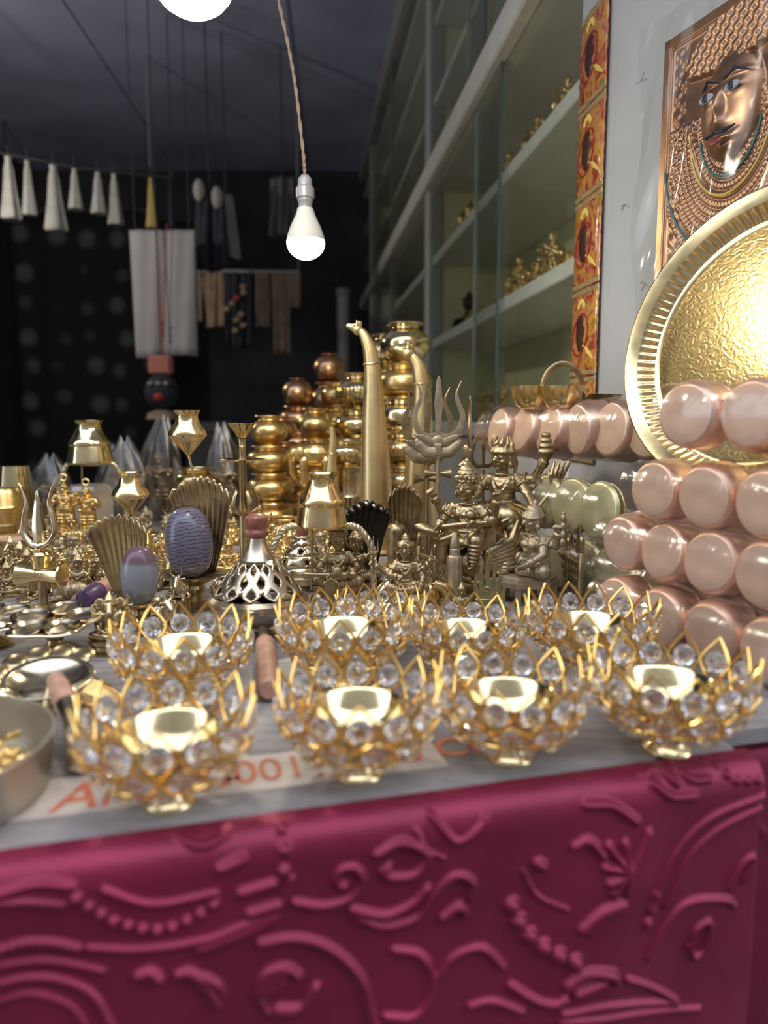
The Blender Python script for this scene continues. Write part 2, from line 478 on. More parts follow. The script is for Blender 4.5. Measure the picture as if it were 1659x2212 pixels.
for s_, t_ in ((.45, .11), (.61, .11), (.45, 1.05), (.61, 1.05)):
    mb = MB(); mb.M = TM; mb.box((s_ - .025, t_ - .025, 0), (s_ + .025, t_ + .025, TZ - .018), .004); mb.build('leg', M['table_wood'], sb)

# printed cream band with red lettering on the sheet
M['cream_print'] = mat('cream_print', (.60, .52, .47), .45, 0, .12, 30)
M['red_ink'] = mat('faded_red_ink', (.62, .17, .09), .5, 0, .2, 60)
sA, tA = to_st(tab(170, 1765)); sB, tB = to_st(tab(170, 1685))
mb = MB(); mb.M = TM; mb.box((-.30, .032, TZ), (.17, .082, TZ + .0004)); mb.build('printed_band', M['cream_print'], tb, False)
def letters(txt, px, py, hgt, shear=0.0, bold=.012, sx=1.0):
    cu = bpy.data.curves.new('ink', 'FONT'); cu.body = txt; cu.size = hgt / .72; cu.extrude = .00015; cu.shear = shear; cu.offset = .0005
    o = bpy.data.objects.new('printed_letters', cu); COL.objects.link(o)
    bpy.context.view_layer.update()
    me = bpy.data.meshes.new_from_object(o.evaluated_get(bpy.context.evaluated_depsgraph_get()))
    bpy.data.objects.remove(o)
    me.transform(Matrix.Diagonal((sx, 1, 1, 1)))
    s_, t_ = to_st(tab(px, py))
    me.transform(TM @ TR(s_, t_, TZ + .0006))
    obj('printed_letters', me, M['red_ink'], tb)
letters('AN.1', 104, 1757, .036, .15, .012, .82)
letters('6-', 405, 1712, .033, .1, .012, .9)
letters('b001', 448, 1704, .033, .0, .012, .74)
letters(':', 684, 1678, .022, 0, .012)
letters('8 CE', 868, 1648, .030, .1, .012, .85)

# ------------------------------------------------------------------ embossed maroon cloth on the front of the table
def cloth(name, s0, s1, t_off, depth, strokes, label, m, step=.0011, right_wrap=0.0, zt=TZ):
    r = .022
    ds = [0, .003, .006]
    d = .008
    fine = .215
    while d < fine: ds.append(d); d += step
    while d < depth: ds.append(d); d += .03
    ds = np.array(ds); ss = np.arange(s0, s1 + 1e-6, step)
    S, D = np.meshgrid(ss, ds)
    Hh = np.zeros_like(S)
    for pts, w, a in strokes:
        P = np.array(pts)
        for (ps, pd) in P:
            i0 = max(0, int((ps - w - s0) / step)); i1 = min(len(ss), int((ps + w - s0) / step) + 2)
            j0 = np.searchsorted(ds, pd - w); j1 = min(len(ds), np.searchsorted(ds, pd + w) + 1)
            if i1 <= i0 or j1 <= j0: continue
            q = ((S[j0:j1, i0:i1] - ps) ** 2 + (D[j0:j1, i0:i1] - pd) ** 2) / (w * w)
            h = 1.6 * a * np.clip(1 - q, 0, 1) ** .75
            Hh[j0:j1, i0:i1] = np.maximum(Hh[j0:j1, i0:i1], h)
    # soft smoothing
    for _ in range(2):
        Hh[1:-1, 1:-1] = .5 * Hh[1:-1, 1:-1] + .125 * (Hh[:-2, 1:-1] + Hh[2:, 1:-1] + Hh[1:-1, :-2] + Hh[1:-1, 2:])
    arc = r * math.pi / 2
    th = np.clip(D / r, 0, math.pi / 2)
    flat0 = .006
    # on the arc the cloth turns from lying flat to hanging
    Tt = t_off - r * np.sin(th) + 0 * D; Z = zt + .0015 - r * (1 - np.cos(th)); 
    down = np.clip(D - arc, 0, None)
    Z = Z - down
    wv = .0022 * np.sin(S * 21 + 1.2 + D * 9) + .0016 * np.sin(S * 47 + D * 16)
    wv = wv * np.clip(down / .05, 0, 1)
    out = Hh + wv + np.clip(down - .02, 0, .1) * .02
    Tt = Tt - out * np.sin(th); Z = Z + out * np.cos(th) * .3
    if right_wrap:
        k = np.clip((S - (s1 - right_wrap)) / right_wrap, 0, 1)
        Tt = Tt + k ** 3 * .03 * np.clip(down / .02, 0, 1); 
    X = E0.x + EE.x * (S - .386) + GG.x * Tt; Y = E0.y + EE.y * (S - .386) + GG.y * Tt
    nv, nu = S.shape
    co = np.stack([X, Y, Z], -1).reshape(-1, 3)
    ii = np.arange(nu * nv).reshape(nv, nu)
    fa = np.stack([ii[:-1, :-1], ii[1:, :-1], ii[1:, 1:], ii[:-1, 1:]], -1).reshape(-1, 4)
    me = bpy.data.meshes.new(name); me.from_pydata(co.tolist(), [], fa.tolist()); me.update(); me.shade_smooth()
    o = obj(name, me, m); tag(o, label, 'cloth'); return o
def stroke_px(P, w, a, beads=0, n=10):
    """pixel polyline of the emboss -> position on the hanging cloth"""
    out = []
    for (px, py) in P:
        d0 = at(px, py, 1.0) - Vector((0, 0, CAMZ)); 
        nrm = -GG; k = (E0 - GG * .022).dot(GG) / d0.dot(GG)
        p = d0 * k
        s_ = (Vector((p.x, p.y, 0)) - E0).dot(EE) + .386
        out.append((s_, max(.004, -.24 - p.z + .0126)))
    q = spl2(out, n)
    if beads:
        L = [0]
        for a_, b_ in zip(q, q[1:]): L.append(L[-1] + math.hypot(b_[0] - a_[0], b_[1] - a_[1]))
        m_ = beads; res = []
        for k in range(m_):
            t = L[-1] * k / (m_ - 1); j = max(0, min(len(q) - 2, np.searchsorted(L, t) - 1)); f = (t - L[j]) / max(1e-9, L[j + 1] - L[j])
            res.append((lerp(q[j][0], q[j + 1][0], f), lerp(q[j][1], q[j + 1][1], f)))
        return (res, w, a)
    d = [q[0]]
    for a_, b_ in zip(q, q[1:]):
        m_ = max(1, int(math.hypot(b_[0] - a_[0], b_[1] - a_[1]) / .0007))
        d += [(lerp(a_[0], b_[0], (k + 1) / m_), lerp(a_[1], b_[1], (k + 1) / m_)) for k in range(m_)]
    return (d, w, a)
K = []
def S_(P, w=.0030, a=.0022, beads=0, n=12): K.append(stroke_px(P, w * (.95 if beads else .78), a, beads, n))
S_([(165, 1945), (210, 1975), (260, 2000), (350, 2010), (440, 1970), (460, 1955)], .0036, .003, 11)
S_([(225, 1928), (330, 1957), (465, 1932)]); S_([(0, 1940), (80, 1920), (155, 1922)]); S_([(0, 1960), (60, 1955), (140, 1960)], .002)
S_([(5, 2055), (60, 2040), (120, 2042), (165, 2052)], .0034, .0028, 9)
S_([(190, 2052), (300, 2052), (430, 2030), (520, 2000), (600, 1965), (628, 1900)])
S_([(430, 2045), (540, 2006), (592, 1980)], .004, .003)
S_([(612, 1800), (616, 1840), (612, 1885)], .0042, .003, 3)
S_([(478, 1882), (522, 1863)], .004, .003); S_([(520, 1930), (590, 1910)], .004, .003); S_([(538, 1972), (602, 1955)], .004, .003)
S_([(635, 1952), (700, 1962), (758, 1945), (785, 1908), (763, 1878), (733, 1885), (728, 1912), (745, 1920)], .0034, .0027)
S_([(812, 1850), (868, 1824), (922, 1850), (900, 1890), (852, 1900), (826, 1888), (838, 1876)], .0036, .003)
S_([(760, 1970), (830, 1982), (890, 1955), (922, 1922)], .0036, .003)
S_([(770, 1988), (830, 2006), (900, 1985), (932, 1940), (980, 1895), (1020, 1910), (1015, 1945)], .0034, .0028)
S_([(955, 1985), (990, 1960), (1002, 1975)], .0044, .0032)
S_([(935, 1768), (985, 1822), (1040, 1790), (1052, 1768)]); S_([(362, 1805), (430, 1840), (495, 1815)]); S_([(900, 1800), (920, 1840), (960, 1860)], .002, .0015)
S_([(560, 2035), (640, 2030), (720, 2060), (780, 2120), (800, 2190), (812, 2215)], .0040, .003)
for kk in range(5):
    S_([(552 + kk * 9, 2146 - kk * 2), (572 + kk * 7, 2102 + kk * 7), (612, 2090 + kk * 8)], .0036, .003)
S_([(552, 2146), (570, 2104), (612, 2092), (645, 2112)], .004, .003)
S_([(598, 2182), (650, 2180), (682, 2138)], .0046, .0032); S_([(598, 2184), (625, 2190), (655, 2176)], .004, .003); S_([(560, 2160), (575, 2185), (600, 2200)], .003, .002)
S_([(850, 2055), (900, 2062), (930, 2102), (925, 2160), (890, 2195), (830, 2195)], .0036, .0027)
S_([(945, 2110), (980, 2068), (1040, 2052), (1085, 2092)], .0036, .0026)
S_([(1105, 1960), (1115, 1985), (1130, 2010), (1155, 2035), (1190, 2055), (1232, 2070)], .0062, .0046, 6)
for q in ([(1350, 1880), (1310, 1828)], [(1350, 1880), (1300, 1872)], [(1352, 1885), (1308, 1905)], [(1350, 1876), (1345, 1822)], [(1356, 1880), (1385, 1830), (1398, 1800)], [(1340, 1892), (1318, 1925)], [(1352, 1890), (1345, 1925)]):
    S_(q, .0038, .003)
S_([(1238, 1832), (1268, 1818), (1300, 1850)], .004, .003); S_([(1128, 1885), (1160, 1940), (1222, 1966)], .002, .0016); S_([(1160, 1868), (1172, 1876)], .005, .0035)
S_([(1250, 2002), (1290, 1965), (1335, 1946)], .005, .0036); S_([(1262, 2010), (1300, 1975), (1338, 1950)], .003, .0026)
S_([(1270, 1745), (1322, 1745), (1372, 1776)], .004, .003); S_([(1420, 1700), (1450, 1725), (1500, 1722)], .004, .003); S_([(1410, 1680), (1440, 1650)], .003, .003)
S_([(1395, 2065), (1430, 2000), (1480, 1952), (1560, 1945), (1582, 1958)], .0034, .0028)
S_([(1490, 2040), (1500, 2010), (1530, 1995), (1520, 2050), (1495, 2068), (1485, 2045)], .003, .0028)
S_([(1400, 1952), (1450, 1850), (1530, 1772), (1650, 1722)], .003, .0024); S_([(1430, 1955), (1480, 1860), (1550, 1795), (1650, 1745)], .003, .0024); S_([(1390, 1990), (1410, 1930)], .0045, .003, 3)
S_([(1575, 1920), (1600, 1870), (1625, 1855), (1605, 1905)], .003, .0026)
S_([(1218, 2120), (1258, 2092), (1310, 2096), (1320, 2110)], .0052, .0036); S_([(1235, 2135), (1290, 2112)], .005, .0036)
S_([(1205, 2180), (1300, 2164), (1460, 2166)], .003, .0026); S_([(1200, 2196), (1330, 2190), (1505, 2178)], .003, .0024); S_([(1012, 2175), (1060, 2164), (1122, 2180)], .0034, .0026)
S_([(1100, 2128), (1150, 2155), (1190, 2160), (1212, 2148)], .0036, .003); S_([(1345, 2108), (1400, 2130), (1455, 2160)], .003, .0024)
S_([(0, 2128), (60, 2115), (130, 2120), (200, 2150), (242, 2215)], .003, .0022); S_([(0, 2090), (100, 2080), (222, 2100)], .003, .002); S_([(0, 2165), (70, 2150), (150, 2175), (185, 2215)], .0028, .0018)
S_([(300, 2105), (325, 2095), (345, 2110)], .004, .003); S_([(385, 2098), (410, 2092), (440, 2115), (470, 2160)], .004, .003); S_([(440, 2100), (470, 2120), (480, 2140)], .003, .0026)
S_([(1440, 1650), (1470, 1700)], .004, .003); S_([(1480, 1640), (1500, 1690), (1540, 1690)], .0035, .0025); S_([(1560, 1640), (1590, 1690), (1640, 1690)], .0035, .0025, 6)
M['maroon'] = mat('maroon_embossed_satin', (.21, .012, .045), .40, .45, .12, 18, sheen=.03, bump=.03, bscale=900)
cloth('table_cloth', -.42, .387, .0, .72, K, 'maroon embossed satin cloth hanging from the front edge of the stall table', M['maroon'], right_wrap=.006)
K2 = [([(x + .05 * math.cos(t / 9 * 3.1), .09 + .03 * math.sin(t / 9 * 6)) for t in np.arange(0, 20, .15)], .003, .0025) for x in (.45, .53)]
cloth('table_cloth', .42, .655, .065, .62, K2, 'maroon cloth hanging under the side table at the lower right frame corner', M['maroon'], .003, zt=TZ - .021)
# ------------------------------------------------------------------ crystal lotus bowls
def gem():
    mb = MB(); pts = []; fs = []
    prof = [(.0, -.0048), (.0042, -.0042), (.0076, -.0016), (.0076, .0016), (.0042, .0042), (0, .0048)]
    seg = 9
    # turned in steps so that the facets stagger
    rows = []
    for i, (r, y) in enumerate(prof):
        if r == 0: rows.append([len(pts)]); pts.append((0, y, 0)); continue
        row = []
        for k in range(seg):
            a = 2 * math.pi * (k + .5 * (i % 2)) / seg
            row.append(len(pts)); pts.append((r * math.cos(a), y, r * 1.06 * math.sin(a)))
        rows.append(row)
    for i in range(len(rows) - 1):
        A, B = rows[i], rows[i + 1]
        for k in range(seg):
            l = (k + 1) % seg
            if len(A) == 1: fs.append((A[0], B[k], B[l]))
            elif len(B) == 1: fs.append((A[l], A[k], B[0]))
            elif i % 2: fs += [(A[k], B[k], A[l]), (A[l], B[k], B[l])]
            else: fs += [(A[k], B[k], B[l]), (A[k], B[l], A[l])]
    mb.add(pts, fs); return mb.mesh('crystal_bead', False)
GEM = gem()
def leaf(w, L, name):
    pts = []
    n = 16
    for k in range(n): u = k / n; pts.append((w * (1 - abs(2 * u - 1) ** 1.25), 0, L * u))
    for k in range(n): u = 1 - k / n; pts.append((-w * (1 - abs(2 * u - 1) ** 1.25), 0, L * u))
    return MB().tube(pts, .00112, 6, True, up=(0, 1, 0)).mesh(name)
LEAF = {3: leaf(.0118, .036, 'petal'), 2: leaf(.0125, .027, 'petal'), 1: leaf(.0115, .022, 'petal')}
def make_bowl(label):
    t = thing('crystal_bowl', label, 'bowl', group='crystal lotus candle bowls')
    LIFT = .0075
    prof = [(0, 0), (.0175, 0), (.018, .002), (.016, .004), (.0115, .0075), (.0115, .010), (.014, .0125), (.023, .019), (.0295, .029), (.0325, .041), (.0338, .0425), (.0330, .0432), (.0315, .0415), (.028, .031), (.021, .0215), (.012, .0165), (0, .0155)]
    prof = [(r, z if z < .009 else z + LIFT) for r, z in prof]
    MB().lathe(prof, 40).build('cup', M['brass_bright'], t, ang=60)
    rings = MB()
    for R, z in ((.0245, .0115), (.040, .0195), (.0480, .0305)):
        rings.ring((0, 0, z + LIFT), (0, 0, 1), R, .0009, 40, 6)
    rings.build('wire_ring', M['gold_wire'], t)
    for tier, n, R, z, tilt, off in ((1, 9, .0265, .0115, 66, 0), (2, 12, .0395, .0190, 40, .5), (3, 14, .0475, .0300, 16, 0)):
        for k in range(n):
            a = 2 * math.pi * (k + off) / n
            p = obj('petal', LEAF[tier], M['gold_wire'], t)
            p.matrix_local = RZ(a) @ TR(0, -R, z + LIFT) @ RX(math.radians(tilt))
            b = obj('crystal_bead', GEM, M['crystal'], p)
            L_ = {1: .022, 2: .027, 3: .036}[tier]
            b.location = (0, -.0012, L_ * .5); b.scale = (1.08, 1, 1.08) if tier < 3 else (1.05, 1, 1.05)
    return t
bowl0 = make_bowl('x')
BOWLS = [
 (366, 1732, .2, .96, 'gold wire crystal lotus bowl, front row, leftmost, in front of the red lettering'),
 (775, 1672, .5, .97, 'gold wire crystal lotus bowl, second in the front row beside the digits'),
 (1100, 1636, .1, .95, 'gold wire crystal lotus bowl, third in the front row on the table edge'),
 (1440, 1618, .35, 1.02, 'gold wire crystal lotus bowl, front row, rightmost, beside the board end'),
 (398, 1520, .3, 1.02, 'gold wire crystal lotus bowl behind the leftmost front bowl'),
 (744, 1478, .0, 1.06, 'gold wire crystal lotus bowl behind the second front bowl, right of the wooden handle'),
 (1006, 1464, .2, .95, 'gold wire crystal lotus bowl behind the third front bowl'),
 (1272, 1462, .1, 1.06, 'gold wire crystal lotus bowl in the back row nearest the copper packets'),
 (822, 1400, .4, .82, 'gold wire crystal lotus bowl half hidden, furthest back in the middle'),
]
for i, (px, py, rz, sc, lb) in enumerate(BOWLS):
    p = tab(px, py)
    if i == 0:
        bowl0.location = p; bowl0.rotation_euler = (0, 0, rz); bowl0.scale = (sc,) * 3; bowl0['label'] = lb
    else:
        dup(bowl0, p, rz, lb, scale=sc)

# ------------------------------------------------------------------ hanging bulbs
M['bulb_glow'] = mat('lit_bulb_diffuser', (1, .95, .85), .4, emit=(1.0, .90, .70), estr=70)
M['bulb_body'] = mat('white_bulb_body', (.80, .78, .70), .35)
M['cord'] = mat('tan_twisted_cord', (.35, .25, .18), .7)
M['holder'] = mat('grey_lamp_holder', (.45, .45, .47), .4, .3)
def bulb(tip, size, label, cordpts, glow=None, globe=False):
    t = thing('hanging_bulb', label, 'lamp', tip)
    k = size / .06
    dome = [(0, 0)] + [(.03 * math.sin(a), .026 - .026 * math.cos(a)) for a in (.25, .5, .8, 1.1, 1.35, 1.57)] + [(.0295, .029), (0, .029)]
    if globe: dome = [(0, 0)] + [(.03 * math.sin(a), .026 - .026 * math.cos(a)) for a in (.25, .5, .8, 1.1, 1.35, 1.57)] + [(.0295, .034), (.027, .043), (.0225, .052), (.018, .060), (0, .061)]
    MB().at(SCL(k)).lathe(dome, 32).build('diffuser', glow or M['bulb_glow'], t)
    MB().at(SCL(k)).lathe(([(0, .058), (.0185, .059), (.017, .064)] if globe else [(0, .029), (.0298, .029), (.029, .036), (.024, .050), (.017, .064)]) + [(.0165, .065), (.0135, .074), (.0125, .078), (0, .078)], 32).build('body', M['bulb_body'], t)
    MB().at(SCL(k)).lathe([(0, .076), (.0105, .076), (.0105, .086), (.012, .088), (.012, .092), (.0145, .094), (.0145, .108), (.011, .112), (.011, .122), (.006, .128), (0, .130)], 24).build('holder', M['holder'], t)
    a = MB(); c = [Vector(q) - Vector(tip) for q in cordpts]
    q = spl(c, 12)
    for ph in (0, math.pi):
        a.tube([v + Vector((math.cos(i * .9 + ph), math.sin(i * .9 + ph), 0)) * .0013 * k for i, v in enumerate(q)], .0016 * k, 6)
    a.build('cord', M['cord'], t)
    return t
bt = at(661, 561, 1.22)
M['bulb_clear'] = mat('lit_small_bulb_diffuser', (1, .95, .85), .4, emit=(1.0, .90, .70), estr=170)
bulb(bt, .060, 'lit bulb on a long tan cord hanging over the brass pots', [bt + Vector((0, 0, .128)), at(655, 330, 1.22), at(640, 200, 1.22), at(625, 110, 1.22), at(602, 0, 1.22), at(598, -60, 1.22), at(596, -120, 1.22), at(594, -1000, 1.22)], M['bulb_clear'])
ub = at(418, 33, .80)
bulb(ub, .083, 'large lit bulb cut by the top frame edge', [ub + Vector((0, 0, .178)), ub + Vector((0, .01, .6)), Vector((ub.x, ub.y, CAMZ + CEIL))], globe=True)

M['bulb_added'] = mat('added_bulb_diffuser', (1, .95, .85), .4, emit=(1.0, .90, .74), estr=330)
lb = Vector((-1.9, 2.9, CAMZ + .95))  # extra bulb outside the view, added to brighten ceiling and shop back
bulb(lb, .083, 'added globe bulb out of view at the left, brightening the ceiling', [lb + Vector((0, 0, .178)), lb + Vector((0, .01, .6)), Vector((lb.x, lb.y, CAMZ + CEIL))], M['bulb_added'], globe=True)

# ------------------------------------------------------------------ copper bowl packets on the right
def katori(R, flat=.72, depth=.62):
    prof = [(0, 0), (R * flat * .5, 0), (R * flat, .0), (R * (flat + .06), R * .03), (R * (flat + .13), R * .13), (R * .985, R * .30), (R, R * .48), (R * .99, R * depth), (R * 1.02, R * depth + .001), (R * .97, R * depth), (R * .96, R * .42), (R * .9, R * .24), (R * .7, R * .1), (0, R * .09)]
    me = MB().lathe(prof, 36).mesh('bowl')
    for p in me.polygons:
        if all(me.vertices[i].co.z <= .00001 for i in p.vertices): p.material_index = 1
    return me
def orient(nrm, roll=0):
    """matrix whose -z looks along nrm"""
    z = -Vector(nrm).normalized(); x = Vector((0, 0, 1)).cross(z).normalized(); y = z.cross(x)
    return Matrix(((x.x, y.x, z.x, 0), (x.y, y.y, z.y, 0), (x.z, y.z, z.z, 0), (0, 0, 0, 1)))
M['disc_copper'] = mat('matt_tan_copper', (.64, .44, .32), .55, .25, .06, 60)
M['disc_brass'] = mat('matt_pale_brass', (.46, .43, .25), .5, .45, .08, 40)
M['scuff'] = mat('dark_tape_scuff', (.07, .06, .055), .6)
KAT = {}
def packet(name, label, p0, d, n, pitch, R, nrm, m, wrapm, grp, flat=.80, depth=.62, grow=0.0, bow=0.0, seed=0):
    rnd = random.Random(seed); d = Vector(d).normalized()
    t = thing(name, label, 'packet', p0, 0, grp)
    key = (R, flat, depth)
    if key not in KAT: KAT[key] = katori(R, flat, depth)
    nm = len(m) if isinstance(m, (list, tuple)) else 0
    for k in range(n):
        me = KAT[key]
        o = bpy.data.objects.new('bowl', me); COL.objects.link(o); o.parent = t
        mm = m[k % nm] if nm else m
        if not me.materials: me.materials.append(mm); me.materials.append(M['disc_' + ('brass' if 'dish' in name else 'copper')])
        q = d * pitch * k + Vector((0, 0, bow * math.sin(math.pi * k / max(1, n - 1))))
        nn = Vector(nrm) + Vector((rnd.uniform(-.08, .08), rnd.uniform(-.08, .08), rnd.uniform(-.10, .16)))
        o.matrix_local = TR(q) @ orient(nn) @ TR(0, 0, -R * .25) @ SCL(1 + grow * k)
    # shrink film: a skin that swells over each bowl
    pts = []; rad = []
    N = n * 8
    for i in range(-3, N - 4):
        s_ = i / 8.0
        q = d * pitch * s_ + Vector((0, 0, bow * math.sin(math.pi * max(0, min(1, s_ / max(1, n - 1))))))
        g = 1 + grow * max(0, s_)
        endk = 1.0 if 0 < s_ < n - 1.2 else .90
        pts.append(q); rad.append(R * g * endk * (1.025 + .02 * math.cos(2 * math.pi * s_) + .01 * rnd.uniform(-1, 1)))
    wm = MB()
    seg = 28
    wm.tube(pts, rad, seg, up=(0, 0, 1), caps=False)
    # gathered end twist
    e = pts[0] - d * R * .35
    wm.tube([pts[0], pts[0] - d * R * .16, e], [rad[0], rad[0] * .75, R * .12], seg, up=(0, 0, 1), caps=False)
    wm.build('plastic_wrap', wrapm, t, ang=None)
    return t
CR = 'clear wrapped rows of copper bowls'
DR = (.38, -.925, 0)
def rowat(px, py, Y): return at(px, py, Y)
packet('bowl_packet', 'wrapped row of copper bowls at the right, lowest of the stack, on the board', spot(1335, .80, TZ + .0345), (.46, -.89, 0), 5, .062, .0325, (-.86, -.50, .02), M['copper_dull'], M['film'], CR, depth=.95, grow=.006, seed=1)
packet('bowl_packet', 'wrapped row of copper bowls at the right, second from the bottom, with a torn end', at(1352, 1172, .815), DR, 5, .062, .0325, (-.88, -.46, .05), M['copper_dull'], M['film'], CR, depth=.95, grow=.006, seed=2)
packet('bowl_packet', 'wrapped row of copper bowls at the right, third from the bottom', at(1420, 1058, .77), DR, 4, .068, .0325, (-.86, -.50, .05), M['copper_dull'], M['film'], CR, depth=.95, grow=.006, seed=3)
packet('bowl_packet', 'wrapped row of scuffed copper bowls on top of the stack below the brass tray', at(1490, 895, .72), (.62, -.78, 0), 4, .062, .0335, (-.86, -.50, .05), M['copper_dull'], M['film'], CR, depth=.95, grow=.01, seed=4)
packet('bowl_packet', 'long wrapped row of copper bowls under the little cups, behind the statues', at(1085, 930, 1.22), (.47, -.88, .02), 6, .062, .0405, (-.95, -.30, .06), M['copper'], M['film'], CR, depth=.9, grow=.008, seed=5)
# dark tape scraps on the top packet
for px, py, Y, sx, sz in ((1462, 850, .672, .008, .006), (1600, 905, .60, .010, .012), (1625, 845, .585, .008, .006), (1613, 950, .60, .006, .008)):
    pass
BR = 'clear wrapped rows of brass dishes'
packet('dish_packet', 'wrapped row of pale brass dishes directly below the long copper row', Vector((*spot(1180, 1.06).xy, TZ + .119)), (.40, -.91, 0), 3, .058, .037, (-.90, -.42, .08), M['brass_plate'], M['film'], BR, flat=.93, depth=.35, seed=6)
packet('dish_packet', 'wrapped row of pale brass dishes in the middle layer behind the stool', spot(1212, 1.02, TZ + .0395), (.40, -.91, 0), 4, .056, .037, (-.90, -.42, .08), M['brass_plate'], M['film'], BR, flat=.93, depth=.35, seed=7)
# carton hidden behind the packets that carries the tray
c = thing('carton', 'brown cardboard carton behind the copper packets under the brass tray', 'box', FR(.605, .26, TZ), math.radians(15))
MB().box((-.045, -.11, 0), (.045, .11, .16), .003).build('carton_body', mat('brown_card', (.35, .24, .14), .8, 0, .1, 20), c)

# ------------------------------------------------------------------ brass tray and copper relief plate
def hv(x): return x
def make_tray():
    n_ = Vector((-.83, -.50, .235)).normalized()
    R = .162
    ctr = at(1652, 735, .79)
    t = thing('brass_tray', 'large round engraved brass tray leaning at the right frame edge', 'tray', ctr)
    z = n_; x = Vector((0, 0, 1)).cross(z).normalized(); y = z.cross(x)
    t.matrix_world = TR(ctr) @ Matrix(((x.x, y.x, z.x, 0), (x.y, y.y, z.y, 0), (x.z, y.z, z.z, 0), (0, 0, 0, 1)))
    Rf = R * .82
    MB().lathe([(0, 0), (Rf * .5, 0), (Rf, 0), (Rf, -.003), (0, -.003)], 128).build('tray_floor', M['engraved'], t)
    # fluted sloping wall
    def wall(u, v):
        a = 2 * math.pi * u
        r = lerp(Rf, R * .91, v); zz = .001 + .016 * v ** 1.2
        fl = .0016 * math.sin(math.pi * min(1, max(0, v))) * math.cos(a * 96)
        return (r * math.cos(a), r * math.sin(a), zz + fl)
    w = MB().grid(wall, 768, 9, True)
    w.build('fluted_wall', M['brass_tray'], t, ang=None)
    MB().lathe([(R * .91, .017), (R * .955, .0215), (R * .985, .0235), (R, .0225), (R * 1.002, .020), (R * .985, .019), (R * .91, .0140)], 128).build('rim', M['brass_tray'], t)
    MB().lathe([(Rf * .965, .0002), (Rf * .985, .0022), (Rf * 1.005, .0024), (Rf * 1.02, .0005)], 128).build('ring_bead', M['brass_tray'], t)
M['brass_tray'] = mat('tray_brass', (.86, .68, .36), .24, 1, .08, 30, rvar=.06)
M['engraved'] = mat('engraved_brass', (.78, .58, .26), .23, 1, .08, 30)
def engrave(m):
    nt = m.node_tree; N = nt.nodes; L = nt.links; b = N['Principled BSDF']
    tc = N.new('ShaderNodeTexCoord'); wv = N.new('ShaderNodeTexWave'); wv.wave_type = 'RINGS'; wv.inputs['Scale'].default_value = 34; wv.inputs['Distortion'].default_value = 14; wv.inputs['Detail'].default_value = 3; wv.inputs['Detail Scale'].default_value = 2.2
    L.new(tc.outputs['Object'], wv.inputs['Vector'])
    vo = N.new('ShaderNodeTexVoronoi'); vo.inputs['Scale'].default_value = 150; vo.feature = 'DISTANCE_TO_EDGE'; L.new(tc.outputs['Object'], vo.inputs['Vector'])
    ad = N.new('ShaderNodeMath'); ad.operation = 'ADD'; L.new(wv.outputs['Fac'], ad.inputs[0]); L.new(vo.outputs['Distance'], ad.inputs[1])
    bp = N.new('ShaderNodeBump'); bp.inputs['Strength'].default_value = .22; bp.inputs['Distance'].default_value = .0004
    L.new(ad.outputs[0], bp.inputs['Height']); L.new(bp.outputs['Normal'], b.inputs['Normal'])
engrave(M['engraved'])
make_tray()
# ------------------------------------------------------------------ brass goods on the table: builders
def th(name, label, cat, px, Y, rz=0.0, group=None, z=TZ):
    return thing(name, label, cat, spot(px, Y, z), rz, group)
def hz(py, Y, px=829):
    """height above the table of pixel row py at forward distance Y"""
    return at(px, py, Y).z - TZ
def ribbon(mb, pts, wid, t, y=0.0):
    """flat bar in the XZ plane: centre line pts, half widths wid, thickness t"""
    n = len(pts); L = []; R = []
    for i in range(n):
        a = pts[max(0, i - 1)]; b = pts[min(n - 1, i + 1)]
        dx, dz = b[0] - a[0], b[1] - a[1]; l = math.hypot(dx, dz) or 1
        L.append((pts[i][0] - dz / l * wid[i], pts[i][1] + dx / l * wid[i])); R.append((pts[i][0] + dz / l * wid[i], pts[i][1] - dx / l * wid[i]))
    v = []
    for i in range(n):
        v += [(L[i][0], y - t * .5, L[i][1]), (pts[i][0], y - t, pts[i][1]), (R[i][0], y - t * .5, R[i][1]), (R[i][0], y + t * .5, R[i][1]), (pts[i][0], y + t, pts[i][1]), (L[i][0], y + t * .5, L[i][1])]
    f = []
    for i in range(n - 1):
        for k in range(6):
            l = (k + 1) % 6; f.append((i * 6 + k, i * 6 + l, i * 6 + 6 + l, i * 6 + 6 + k))
    f.append(tuple(range(6))[::-1]); f.append(tuple((n - 1) * 6 + k for k in range(6)))
    mb.add(v, f)
